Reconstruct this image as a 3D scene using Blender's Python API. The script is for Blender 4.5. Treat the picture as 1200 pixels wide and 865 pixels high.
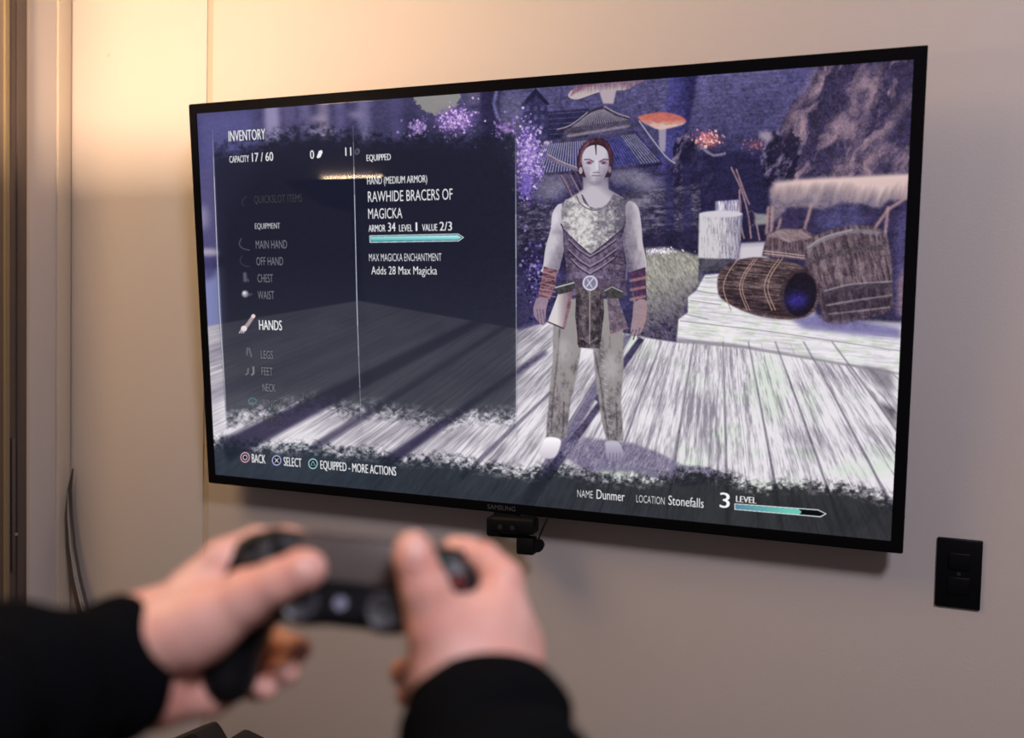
import bpy, bmesh, math
import numpy as np
from mathutils import Vector, Matrix

# ================================================================ camera, world, lights, exposure
sc = bpy.context.scene
for o in list(bpy.data.objects): bpy.data.objects.remove(o)
CAMP = Vector((0.0, -1.648, 1.40))
CR = Vector((0.933658, 0.357321, 0.024605)); CU = Vector((-0.038948, 0.032999, 0.998696)); CF = Vector((-0.356043, 0.933399, -0.044727))
cam_d = bpy.data.cameras.new('camera'); cam = bpy.data.objects.new('camera', cam_d); sc.collection.objects.link(cam)
cam.matrix_world = Matrix(((CR.x, CU.x, -CF.x, CAMP.x), (CR.y, CU.y, -CF.y, CAMP.y), (CR.z, CU.z, -CF.z, CAMP.z), (0, 0, 0, 1)))
cam_d.sensor_width = 36; cam_d.lens = 31.916; cam_d.clip_start = .02
cam_d.dof.use_dof = True; cam_d.dof.focus_distance = 1.66; cam_d.dof.aperture_fstop = 2.5; cam_d.dof.aperture_blades = 9
sc.camera = cam

world = bpy.data.worlds.new('room_air'); sc.world = world; world.use_nodes = True
bg = world.node_tree.nodes['Background']; bg.inputs[0].default_value = (.66, .55, .60, 1); bg.inputs[1].default_value = .15

def area(name, loc, target, size, power, col, sizey=None):
    l = bpy.data.lights.new(name, 'AREA'); l.shape = 'RECTANGLE'; l.size = size; l.size_y = sizey or size; l.energy = power; l.color = col
    o = bpy.data.objects.new(name, l); sc.collection.objects.link(o); o.location = loc
    o.rotation_euler = (Vector(target) - Vector(loc)).to_track_quat('-Z', 'Y').to_euler(); return o
area('ceiling_panel_light', (.80, -2.15, 2.70), (.1, -1.0, .3), .40, 35, (.90, .85, 1.0))
area('warm_left_fill', (-1.9, -1.5, 2.7), (-1.5, -.2, .6), 1.2, 27, (1.0, .64, .32))  # added warm fill to brighten the left wall, not a real fixture
UPLIGHT = 480.0                                                # strength of the floor lamp's glowing tube

sc.view_settings.view_transform = 'Standard'; sc.view_settings.look = 'None'
sc.view_settings.exposure = 0.0; sc.view_settings.gamma = 1.0; sc.view_settings.use_curve_mapping = False

# ================================================================ helpers
def srgb(r, g, b):
    f = lambda c: (c / 255) / 12.92 if c / 255 <= .04045 else ((c / 255 + .055) / 1.055) ** 2.4
    return (f(r), f(g), f(b), 1)

def mat(name, col, rough=.5, metal=0, bump=0, bscale=60, var=0, vscale=8, coat=0, spec=.5, sss=0, sheen=0):
    m = bpy.data.materials.new(name); m.use_nodes = True; nt = m.node_tree; p = nt.nodes['Principled BSDF']
    p.inputs['Base Color'].default_value = col; p.inputs['Roughness'].default_value = rough; p.inputs['Metallic'].default_value = metal
    p.inputs['Coat Weight'].default_value = coat; p.inputs['Specular IOR Level'].default_value = spec
    tc = nt.nodes.new('ShaderNodeTexCoord')
    if sss:
        p.inputs['Subsurface Weight'].default_value = sss; p.inputs['Subsurface Radius'].default_value = (.012, .004, .002); p.inputs['Subsurface Scale'].default_value = .5
    if sheen: p.inputs['Sheen Weight'].default_value = sheen
    if var:
        n = nt.nodes.new('ShaderNodeTexNoise'); n.inputs['Scale'].default_value = vscale; n.inputs['Detail'].default_value = 5
        r = nt.nodes.new('ShaderNodeMapRange'); r.inputs['To Min'].default_value = 1 - var; r.inputs['To Max'].default_value = 1 + var
        x = nt.nodes.new('ShaderNodeVectorMath'); x.operation = 'SCALE'; x.inputs[0].default_value = col[:3]
        nt.links.new(tc.outputs['Object'], n.inputs['Vector']); nt.links.new(n.outputs['Fac'], r.inputs['Value']); nt.links.new(r.outputs[0], x.inputs['Scale'])
        nt.links.new(x.outputs[0], p.inputs['Base Color'])
    if bump:
        n = nt.nodes.new('ShaderNodeTexNoise'); n.inputs['Scale'].default_value = bscale; n.inputs['Detail'].default_value = 6
        b = nt.nodes.new('ShaderNodeBump'); b.inputs['Strength'].default_value = bump; b.inputs['Distance'].default_value = .002
        nt.links.new(tc.outputs['Object'], n.inputs['Vector']); nt.links.new(n.outputs['Fac'], b.inputs['Height']); nt.links.new(b.outputs[0], p.inputs['Normal'])
    return m

def link(name, me, m=None, parent=None, smooth=False, kind=None):
    o = bpy.data.objects.new(name, me); sc.collection.objects.link(o)
    if m: me.materials.append(m)
    if parent: o.parent = parent
    if smooth:
        for p in me.polygons: p.use_smooth = True
    if kind: o['kind'] = kind
    return o

def thing(name, label, cat, mw=None, group=None):
    o = bpy.data.objects.new(name, None); sc.collection.objects.link(o); o.empty_display_size = .05
    if mw is not None: o.matrix_world = mw
    o['label'] = label; o['category'] = cat
    if group: o['group'] = group
    return o

class B:
    """collects shapes into one mesh"""
    def __init__(s): s.bm = bmesh.new()
    def box(s, c, size, bev=0, rot=None, seg=2):
        r = bmesh.ops.create_cube(s.bm, size=1); vs = r['verts']
        bmesh.ops.scale(s.bm, vec=size, verts=vs)
        if bev:
            es = list({e for v in vs for e in v.link_edges})
            rr = bmesh.ops.bevel(s.bm, geom=es, offset=bev, segments=seg, affect='EDGES', profile=.5); vs = list({v for f in rr['faces'] for v in f.verts} | {v for v in vs if v.is_valid})
        M = Matrix.Translation(c) @ (rot.to_4x4() if rot else Matrix.Identity(4)); bmesh.ops.transform(s.bm, matrix=M, verts=vs); return s
    def cyl(s, c, r1, r2, h, axis='Z', seg=32, rot=None):
        v = bmesh.ops.create_cone(s.bm, cap_ends=True, segments=seg, radius1=r1, radius2=r2, depth=h)['verts']
        R = {'Z': Matrix.Identity(4), 'X': Matrix.Rotation(math.pi / 2, 4, 'Y'), 'Y': Matrix.Rotation(-math.pi / 2, 4, 'X')}[axis]
        bmesh.ops.transform(s.bm, matrix=Matrix.Translation(c) @ (rot.to_4x4() if rot else Matrix.Identity(4)) @ R, verts=v); return s
    def lathe(s, prof, c=(0, 0, 0), seg=40):
        rings = []
        for r, z in prof:
            rings.append([s.bm.verts.new((c[0] + r * math.cos(2 * math.pi * k / seg), c[1] + r * math.sin(2 * math.pi * k / seg), c[2] + z)) for k in range(seg)] if r > 1e-6 else [s.bm.verts.new((c[0], c[1], c[2] + z))])
        for a, b in zip(rings, rings[1:]):
            for k in range(seg):
                q = [a[k % len(a)], a[(k + 1) % len(a)], b[(k + 1) % len(b)], b[k % len(b)]]; q = list(dict.fromkeys(q))
                if len(q) > 2: s.bm.faces.new(q)
        return s
    def tube(s, pts, rad, seg=12, flat=1.0, cap=True, noise=None):
        P = [Vector(p) for p in pts]; n = len(P); rad = rad if hasattr(rad, '__len__') else [rad] * n
        up = Vector((0, 0, 1)); rings = []; T0 = (P[1] - P[0]).normalized()
        N = T0.cross(up) if abs(T0.dot(up)) < .95 else T0.cross(Vector((0, 1, 0))); N.normalize()
        for i in range(n):
            T = (P[min(i + 1, n - 1)] - P[max(i - 1, 0)]).normalized(); N = (N - T * N.dot(T)).normalized(); Bn = T.cross(N); ring = []
            for k in range(seg):
                a = 2 * math.pi * k / seg; rr = rad[i] * (1 + (noise(i, a) if noise else 0))
                ring.append(s.bm.verts.new(P[i] + N * (rr * math.cos(a)) + Bn * (rr * flat * math.sin(a))))
            rings.append(ring)
        for a, b in zip(rings, rings[1:]):
            for k in range(seg): s.bm.faces.new((a[k], a[(k + 1) % seg], b[(k + 1) % seg], b[k]))
        if cap: s.bm.faces.new(rings[0][::-1]); s.bm.faces.new(rings[-1])
        return s
    def make(s, name, m, parent=None, smooth=True, kind=None, angle=.6):
        bmesh.ops.recalc_face_normals(s.bm, faces=s.bm.faces)
        me = bpy.data.meshes.new(name); s.bm.to_mesh(me); s.bm.free()
        o = link(name, me, m, parent, False, kind)
        if smooth:
            me.shade_smooth() if hasattr(me, 'shade_smooth') else None
            try: me.set_sharp_from_angle(angle=angle)
            except Exception: pass
        return o
# ---------------------------------------------------------------- the flat picture shown on the television's screen
# Painted as vector shapes into an in-memory picture, then laid flat on the screen (emission only there).
S_ = 2.0; OX, OY = 216.0, 50.0; CW, CH = 1760, 1210          # drawing canvas
canvas = np.zeros((CH, CW, 3), np.float32)
GY, GX = np.mgrid[0:CH, 0:CW].astype(np.float32)
GX = GX / S_ + OX; GY = GY / S_ + OY                           # drawing coordinates
rng = np.random.RandomState(7)

def vnoise(u, v, seed):
    """smooth value noise at coordinates u, v (arrays)"""
    r = np.random.RandomState(seed).rand(256, 256).astype(np.float32)
    iu = np.floor(u).astype(np.int32); iv = np.floor(v).astype(np.int32)
    fu = u - iu; fv = v - iv; fu = fu * fu * (3 - 2 * fu); fv = fv * fv * (3 - 2 * fv)
    a = r[iv & 255, iu & 255]; b = r[iv & 255, (iu + 1) & 255]
    c = r[(iv + 1) & 255, iu & 255]; d = r[(iv + 1) & 255, (iu + 1) & 255]
    return (a * (1 - fu) + b * fu) * (1 - fv) + (c * (1 - fu) + d * fu) * fv

def fbm(x, y, sx, sy, seed, octs=4, gain=.55, ang=0.0):
    c, s = math.cos(ang), math.sin(ang)
    u = (x * c + y * s) / sx; v = (-x * s + y * c) / sy
    t = 0; a = 1; n = 0
    for o in range(octs):
        t = t + a * vnoise(u, v, seed + o); n += a; a *= gain; u = u * 2.03 + 5; v = v * 2.03 + 9
    return t / n

def raster(pts, w, h, sub=3):
    """antialiased even-odd coverage of a polygon given in array pixels -> (x0, y0, mask)"""
    p = np.asarray(pts, float)
    x0 = max(int(p[:, 0].min()) - 1, 0); x1 = min(int(p[:, 0].max()) + 2, w)
    y0 = max(int(p[:, 1].min()) - 1, 0); y1 = min(int(p[:, 1].max()) + 2, h)
    if x1 <= x0 or y1 <= y0: return None
    m = np.zeros((y1 - y0, x1 - x0), np.float32)
    q = np.roll(p, -1, 0)
    for j in range((y1 - y0) * sub):
        y = y0 + (j + .5) / sub
        k = (p[:, 1] <= y) != (q[:, 1] <= y)
        if not k.any(): continue
        a = p[k]; b = q[k]
        xs = np.sort(a[:, 0] + (y - a[:, 1]) * (b[:, 0] - a[:, 0]) / (b[:, 1] - a[:, 1])) - x0
        row = m[j // sub]
        for i in range(0, len(xs) - 1, 2):
            l = max(xs[i], 0); r = min(xs[i + 1], x1 - x0 - 1e-3)
            if r <= l: continue
            il, ir = int(l), int(r)
            if il == ir: row[il] += (r - l) / sub
            else:
                row[il] += (il + 1 - l) / sub; row[il + 1:ir] += 1 / sub; row[ir] += (r - ir) / sub
    return x0, y0, np.clip(m, 0, 1)

def boxblur(m, r):
    r = int(r)
    if r < 1: return m
    for _ in range(2):
        for ax in (0, 1):
            k = [(r + 1, r) if a == ax else (0, 0) for a in (0, 1)]
            c = np.cumsum(np.pad(m, k, mode='edge'), axis=ax)
            m = (c[2 * r + 1:] - c[:-2 * r - 1]) / (2 * r + 1) if ax == 0 else (c[:, 2 * r + 1:] - c[:, :-2 * r - 1]) / (2 * r + 1)
    return m

def smooth(pts, n=6, closed=True):
    P = np.asarray(pts, float); N = len(P); out = []
    for i in range(N if closed else N - 1):
        a, b, c, d = (P[(i - 1) % N], P[i], P[(i + 1) % N], P[(i + 2) % N]) if closed else (P[max(i - 1, 0)], P[i], P[i + 1], P[min(i + 2, N - 1)])
        for k in range(n):
            t = k / n
            out.append(.5 * ((2 * b) + (c - a) * t + (2 * a - 5 * b + 4 * c - d) * t * t + (3 * b - a - 3 * c + d) * t ** 3))
    if not closed: out.append(P[-1])
    return np.array(out)

def poly(pts, col, a=1.0, blur=0, curve=False, rag=0, ragseed=3, grain=0, gs=(3, 3), gang=0, gseed=11, hard=2.2, clip=None):
    """fill a shape; col is an RGB triple (0-255) or a function of x, y; rag = ragged-edge amplitude, grain = texture contrast"""
    if curve: pts = smooth(pts)
    p = (np.asarray(pts, float) - (OX, OY)) * S_
    pad = int(blur * S_ * 2.2 + rag * S_) + 2
    r = raster(p, CW, CH)
    if r is None: return
    x0, y0, m = r
    X0 = max(x0 - pad, 0); Y0 = max(y0 - pad, 0); X1 = min(x0 + m.shape[1] + pad, CW); Y1 = min(y0 + m.shape[0] + pad, CH)
    M = np.zeros((Y1 - Y0, X1 - X0), np.float32); M[y0 - Y0:y0 - Y0 + m.shape[0], x0 - X0:x0 - X0 + m.shape[1]] = m
    x = GX[Y0:Y1, X0:X1]; y = GY[Y0:Y1, X0:X1]
    if blur: M = boxblur(M, blur * S_)
    if rag:
        n = fbm(x, y, rag, rag * .8, ragseed, 4, .7)
        M = np.clip((M - .5 + (n - .5) * 2.4 * np.minimum(1, 4.5 * M * (1 - M))) * hard + .5, 0, 1) * np.clip(M * 8, 0, 1)
    if clip: M = M * np.clip((x - clip[0] - (y - 150) * clip[1]) / 2 + .5, 0, 1) * np.clip((clip[2] - x) / 2 + .5, 0, 1)
    M = (M * a)[..., None]
    C = col(x, y) if callable(col) else np.array(col, np.float32)[None, None, :] * np.ones((Y1 - Y0, X1 - X0, 1), np.float32)
    if grain:
        n = fbm(x, y, gs[0], gs[1], gseed, 4, .7, gang)
        C = C * (1 + grain * (n - .5) * 2)[..., None]
    canvas[Y0:Y1, X0:X1] = canvas[Y0:Y1, X0:X1] * (1 - M) + C * M

def line(pts, w, col, a=1.0, blur=0, curve=False, w1=None):
    P = smooth(pts, 6, False) if curve else np.asarray(pts, float)
    w1 = w if w1 is None else w1
    T = np.gradient(P, axis=0); T /= np.linalg.norm(T, axis=1)[:, None] + 1e-9
    N = np.stack([-T[:, 1], T[:, 0]], 1); ww = np.linspace(w, w1, len(P))[:, None] / 2
    poly(np.concatenate([P + N * ww, (P - N * ww)[::-1]]), col, a, blur)

def disc(cx, cy, rx, ry, col, a=1.0, blur=0, ang=0, **k):
    t = np.linspace(0, 2 * math.pi, 28)[:-1]; c, s = math.cos(ang), math.sin(ang)
    x = rx * np.cos(t); y = ry * np.sin(t)
    poly(np.stack([cx + x * c - y * s, cy + x * s + y * c], 1), col, a, blur, **k)

def mix(c0, c1, t):
    t = np.clip(t, 0, 1)[..., None]
    return np.array(c0, np.float32) * (1 - t) + np.array(c1, np.float32) * t

def speckle(cx, cy, rx, ry, n, size, cols, a=.8, seed=1, gauss=.5):
    """clusters of small leaves or blossoms"""
    r = np.random.RandomState(seed)
    for i in range(n):
        th = r.rand() * 6.283; q = math.sqrt(r.rand()) if not gauss else abs(r.randn()) * gauss
        x = cx + rx * q * math.cos(th); y = cy + ry * q * math.sin(th); s = size * (.5 + r.rand())
        t = r.rand() * 6.28; c = np.array(cols[r.randint(len(cols))], float) * (.8 + .4 * r.rand())
        poly([(x + s * math.cos(t + k) * (1 if k != 2.1 else .5), y + s * math.sin(t + k)) for k in (0, 1.3, 2.1, 3.5, 4.7)], np.clip(c, 0, 255), a)

VP = (842.0, 215.0)
def paint_backdrop():
    # far haze and the walled town
    def far(x, y):
        n = fbm(x, y, 60, 40, 21); b = fbm(x, y, 3.2, 2.2, 22, 3)
        c = mix((72, 68, 112), (42, 39, 76), (y - 80) / 120 + (n - .5))
        return c * (0.84 + .34 * b)[..., None]
    poly([(216, 50), (1096, 50), (1096, 655), (216, 655)], far)
    # brick courses of the distant wall
    for k in range(26):
        y0 = 62 + k * 5.2
        line([(600, y0 + 22), (820, y0 + 4), (1000, y0 - 6)], .7, (34, 31, 66), .33)
    poly([(600, 205), (1075, 150), (1075, 235), (600, 300)], (36, 33, 70), .6, 12)
    # left: pale falls, sky and haze above the first column
    poly([(228, 130), (300, 122), (300, 200), (255, 260), (240, 300), (230, 300)], (84, 84, 150), .8, 10)
    for x0, x1, c, al in ((309, 326, (168, 158, 205), .75), (330, 345, (98, 88, 138), .6), (350, 362, (120, 112, 165), .5), (372, 384, (172, 150, 180), .5), (392, 402, (110, 100, 160), .5), (418, 432, (128, 120, 172), .6), (455, 470, (80, 76, 130), .5)):
        poly([(x0, 112), (x1, 110), (x1 + 3, 165), (x0 + 2, 166)], c, al, 3)
    disc(372, 140, 10, 5, (180, 160, 190), .5, 3); disc(378, 155, 16, 4, (196, 184, 225), .6, 2)
    disc(416, 135, 8, 5, (170, 155, 200), .5, 3)
    poly([(481, 112), (540, 106), (536, 124), (520, 132), (505, 136), (490, 124)], (150, 150, 140), .85, 2, rag=6)
    poly([(560, 106), (590, 104), (586, 170), (566, 170)], (30, 27, 58), .95, 3)
    poly([(545, 106), (562, 104), (562, 122), (548, 124)], (84, 74, 108), .7, 1)
    line([(582, 104), (578, 122), (583, 140)], 3, (124, 128, 196), .7, 1)
    # second-left strip: sky blue, then clouds, then pale boards
    poly([(228, 200), (262, 195), (262, 300), (232, 305)], (80, 76, 128), .9, 4)
    disc(238, 255, 7, 14, (160, 150, 185), .7, 4); disc(244, 296, 16, 5, (196, 184, 205), .8, 2)
    poly([(234, 318), (262, 312), (264, 382), (240, 392)], (128, 136, 196), .95, 3)
    poly([(236, 300), (258, 300), (254, 322), (240, 330)], (62, 60, 118), .8, 3)

def paint_town():
    # gabled tower far left of the roofs
    poly([(612, 122), (627, 106), (641, 122), (641, 158), (612, 158)], (38, 37, 74), 1, .6)
    poly([(609, 124), (627, 104), (644, 123), (640, 124), (627, 112), (613, 126)], (24, 24, 52), 1, .4)
    for yy in (128, 138, 148):
        for xx in (618, 627, 635): poly([(xx - 2, yy - 3), (xx + 2, yy - 3), (xx + 2, yy + 2), (xx - 2, yy + 2)], (66, 64, 108), .8, .3)
    poly([(641, 131), (690, 128), (688, 160), (641, 164)], (30, 29, 62), .95, .6)
    for k in range(5): line([(642, 134 + k * 6), (688, 131 + k * 6)], 1, (74, 72, 116), .6)
    line([(655, 120), (658, 105), (652, 96)], 1.4, (52, 48, 88)); line([(658, 112), (666, 98)], 1, (52, 48, 88)); line([(657, 130), (657, 112)], 2, (52, 48, 88))
    poly([(585, 110), (612, 108), (612, 190), (585, 190)], (86, 84, 116), .55, 5)
    # giant mushrooms
    poly([(700, 104), (722, 104), (718, 122), (706, 122)], (176, 158, 170), 1, .5)
    poly([(665, 113), (672, 104), (690, 98), (720, 96), (754, 94), (744, 100), (732, 106), (704, 108), (676, 117)], lambda x, y: mix((190, 172, 172), (112, 84, 108), (109 - y) / 10 + 1.2 * (fbm(x, y, 2, 8, 4) - .5)), 1, .4, True)
    poly([(667, 114), (672, 103), (690, 98), (712, 97), (690, 101), (676, 108)], (112, 62, 86), .75, .8)
    # blue trunk
    poly([(786, 60), (822, 60), (806, 152), (812, 200), (770, 200), (778, 150)], lambda x, y: mix((52, 50, 112), (30, 28, 72), (x - 785) / 24), .96, 1.5)
    # mushroom with the orange cap
    poly([(771, 150), (780, 149), (779, 178), (772, 178)], (150, 140, 168), 1, .5)
    poly([(745, 140), (754, 135), (775, 132), (795, 136), (803, 142), (798, 147), (782, 151), (770, 152), (757, 146)], lambda x, y: mix((188, 92, 80), (214, 178, 166), (y - 141) / 7 + 1.0 * (fbm(x, y, 5, 2, 5) - .5)), 1, .5, True)
    # rocks right of the tavern
    def rock(x, y):
        n = fbm(x, y, 9, 16, 31, 5, .7, .5)
        return mix((20, 17, 42), (128, 112, 150), (n - .47) * 3.2)
    poly([(790, 165), (806, 152), (820, 170), (836, 200), (838, 240), (800, 248), (784, 215)], rock, 1, 1.2, rag=4)
    poly([(800, 175), (900, 180), (905, 330), (800, 300)], (26, 23, 56), .85, 4)
    # pagoda roofs
    poly([(636, 240), (820, 215), (822, 290), (780, 300), (606, 300), (606, 235)], lambda x, y: mix((34, 31, 56), (128, 120, 146), (fbm(x, y, 7, 3.5, 33, 5, .8) - .42) * 2.3), 1, .8)
    for yy in (206, 226, 246, 262): line([(606, yy + 10), (700, yy + 3), (822, yy - 4)], 2, (24, 20, 44), .6, .6)
    for xx, w in ((780, 9), (800, 8), (648, 7)): poly([(xx, 190), (xx + w, 190), (xx + w + 2, 290), (xx - 1, 290)], (30, 28, 68), .7, 1.5)
    # lower roof: light ridged tiles
    A = np.array([(637, 170), (742, 157)]); B = np.array([(622, 205), (772, 190)])
    poly([(637, 169), (745, 155), (774, 190), (700, 200), (628, 204)], (36, 37, 92), 1, .5)
    for k in range(44):
        t = k / 43; p = A[0] * (1 - t) + A[1] * t; q = B[0] * (1 - t) + B[1] * t
        b = 158 if t < .62 else (66 if t < .86 else 124)
        line([p, q], 1.3, (b * .95, b * .93, b * 1.03 if t < .62 else b * 1.9 if t < .86 else b), .9, .25)
    line([(634, 172), (640, 167), (690, 163), (742, 154)], 3.2, (58, 50, 76), 1, .4, True); disc(640, 168, 3.5, 2.5, (176, 166, 186), 1, .4)
    # upper roof
    poly([(660, 152), (690, 131), (708, 127), (736, 140), (740, 150), (700, 157), (658, 163)], (62, 56, 78), 1, .5)
    A = np.array([(670, 150), (734, 141)]); B = np.array([(688, 131), (712, 128)])
    poly([(666, 151), (690, 132), (706, 127), (734, 141)], (48, 42, 66), 1, .3)
    for k in range(24):
        t = k / 23; line([A[0] * (1 - t) + A[1] * t, B[0] * (1 - t) + B[1] * t], 1.1, (142, 134, 150), .85, .2)
    line([(651, 153), (668, 148), (688, 133), (706, 126)], 3, (44, 36, 56), 1, .3, True); line([(652, 152), (668, 147), (688, 132)], 1.1, (178, 166, 184), .9, .2, True)
    line([(706, 126), (722, 135), (737, 139)], 3.2, (62, 52, 72), 1, .3, True); line([(707, 125), (722, 133), (737, 138)], 1.1, (176, 164, 180), .9, .2, True)
    line([(664, 160), (737, 148)], 3, (128, 114, 132), .9, .8)
    line([(744, 140), (760, 160), (778, 185), (792, 195)], 7, (48, 46, 84), 1, .5, True, 3); line([(748, 142), (764, 164), (780, 184), (791, 192)], 1.8, (160, 156, 186), .9, .4, True)
    line([(622, 205), (700, 201), (775, 192)], 3, (28, 22, 48), 1, .8, True)
    # plaster wall patches
    for cx, cy, rx, ry in ((650, 215, 22, 10), (735, 207, 24, 9), (757, 216, 18, 9), (640, 228, 20, 6), (745, 236, 26, 5)): disc(cx, cy, rx, ry, (148, 142, 160), .55, 5)
    # foliage, blossoms, undergrowth
    disc(616, 188, 17, 38, (98, 76, 158), .7, 5)
    speckle(619, 186, 20, 40, 900, 1.5, [(190, 160, 230), (140, 110, 200), (214, 196, 240), (92, 66, 160), (160, 130, 220)], .85, 5, .55)
    speckle(617, 220, 12, 20, 120, 1.8, [(120, 96, 200), (96, 74, 170)], .8, 6)
    disc(532, 142, 22, 15, (104, 78, 160), .7, 4)
    speckle(534, 142, 25, 19, 620, 1.3, [(150, 110, 200), (196, 160, 236), (106, 70, 160), (214, 186, 240)], .8, 7, .5)
    speckle(490, 150, 15, 14, 200, 1.5, [(150, 118, 192), (190, 160, 220), (100, 72, 150)], .75, 8, .5)
    speckle(590, 152, 14, 12, 130, 1.4, [(140, 100, 190), (170, 130, 210)], .7, 9, .5)
    disc(829, 165, 14, 8, (150, 78, 92), .7, 3)
    speckle(829, 164, 15, 10, 330, 1.3, [(196, 96, 104), (226, 150, 150), (150, 62, 80), (236, 190, 186)], .9, 10, .5)
    speckle(885, 170, 22, 12, 90, 1.4, [(84, 44, 70), (140, 90, 110)], .8, 12, .5)
    line([(820, 172), (835, 182), (850, 180)], 3, (120, 110, 138), .9, .6, True)
    # cliff with streaked light
    def cliff(x, y):
        w1 = fbm(x, y, 30, 30, 44, 3) * 26; w2 = fbm(x, y, 34, 34, 45, 3) * 26
        n = fbm(x + w1, y + w2, 34, 13, 41, 4, .6, -1.1); m = fbm(x + w2, y, 46, 24, 42, 2, .5, -1.1); f = fbm(x, y, 1.8, 2.6, 43, 4, .75)
        t = (n - .52) * 2.6 + (m - .52) * 1.5 + .20
        return mix((44, 37, 66), (152, 122, 138), t) * (.62 + .75 * f)[..., None]
    poly([(960, 75), (1085, 55), (1085, 235), (900, 230), (905, 170), (918, 140), (930, 118), (950, 100), (955, 85)], cliff, 1, 2, rag=5)
    poly([(900, 156), (925, 150), (940, 168), (930, 215), (895, 225), (890, 190)], rock, .9, 2, rag=5)
    for p in (((956, 80), (944, 110), (928, 135), (918, 160)), ((1010, 90), (996, 130), (990, 160)), ((1030, 74), (1018, 120), (1010, 150), (995, 200)), ((1068, 110), (1040, 150), (1010, 205)), ((985, 185), (975, 215))):
        line(p, 9, (190, 152, 160), .30, 4, True)
    disc(897, 160, 9, 5, (190, 170, 186), .7, 2, .3)
    poly([(920, 70), (958, 68), (940, 100), (915, 105)], (58, 54, 108), .5, 8)
    # yard, grass
    poly([(606, 285), (900, 262), (900, 300), (606, 320)], (26, 22, 50), .8, 3)
    speckle(628, 320, 24, 40, 420, 1.8, [(30, 24, 66), (70, 58, 128), (20, 16, 44), (140, 128, 190), (44, 36, 90)], .85, 13, .6)
    def grass(x, y):
        n = fbm(x, y, 1.6, 5, 51, 4, .7, -.5)
        c = mix((150, 148, 138), (66, 60, 80), (y - 320) / 60 + (x - 790) / 200)
        return c * (.5 + n)[..., None]
    poly([(750, 292), (780, 290), (820, 300), (822, 330), (806, 350), (796, 398), (745, 398), (740, 300)], grass, 1, 1.5)
    poly([(820, 285), (850, 300), (822, 318)], grass, .8, 2)
    speckle(772, 294, 28, 4, 130, 1.2, [(226, 214, 236), (180, 160, 210), (250, 246, 250)], .85, 14, .6)
    speckle(778, 385, 22, 10, 120, 1.6, [(40, 32, 62), (76, 66, 92)], .8, 15, .6)
    # posts and the little bridge
    poly([(838, 236), (868, 234), (868, 256), (838, 256)], lambda x, y: mix((222, 216, 228), (92, 84, 130), (fbm(x, y, 1.3, 9, 61) - .35) * 2.4), 1, .5)
    poly([(868, 285), (960, 280), (960, 300), (860, 312)], (190, 182, 196), .95, 1)
    poly([(884, 250), (900, 252), (900, 262), (884, 264)], (150, 156, 150), .8, 1)
    for p in (((856, 196), (868, 222), (876, 250), (880, 280)), ((862, 198), (872, 226), (878, 240)), ((866, 222), (868, 262), (872, 280)), ((884, 250), (890, 282))): line(p, 2.2, (128, 98, 108), .95, .4, True)
    t = np.linspace(0, 6.28, 20); line(np.stack([880 + 4 * np.cos(t), 256 + 9 * np.sin(t)], 1), 1.4, (70, 56, 70), .9, .3)
    poly([(819, 250), (845, 247), (870, 251), (866, 304), (818, 302)], lambda x, y: mix((206, 202, 206), (92, 86, 122), (fbm(x, y, 1.5, 10, 62, 5, .75) - .38) * 2.0 + (x - 845) / 60), 1, .5)
    disc(845, 251, 25, 4, (206, 200, 212), 1, .5)
    poly([(819, 303), (866, 305), (866, 317), (822, 318), (821, 330), (818, 330)], (60, 58, 72), .95, .6)
    poly([(868, 290), (895, 288), (890, 305), (868, 304)], (206, 200, 208), .9, 1)

def paint_stage():
    # the raised pale boards under the barrels
    def pale(x, y):
        n = fbm(x, y, 26, 1.8, 71, 4, .65, .1); g = fbm(x, y, 9, 5, 72, 3)
        c = mix((236, 233, 238), (176, 170, 184), (n - .42) * 1.8)
        return c * mix((1, 1, 1), (.93, .98, .9), (g - .45) * 4)
    poly([(826, 322), (905, 316), (1085, 330), (1085, 455), (940, 424), (793, 400), (795, 374), (806, 366), (806, 348), (816, 340)], pale, 1, .6)
    for p in (((826, 326), (850, 324)), ((812, 340), (850, 346)), ((808, 352), (845, 357)), ((797, 376), (900, 388), (1060, 412)), ((803, 368), (830, 374))): line(p, 1.2, (120, 112, 132), .6, .4)
    poly([(793, 396), (870, 404), (1060, 438), (1060, 443), (870, 411), (793, 401)], (120, 112, 128), .7, 1)
    poly([(926, 372), (960, 366), (1056, 384), (1056, 396), (1000, 392), (940, 384)], (84, 76, 150), .75, 3)

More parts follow.
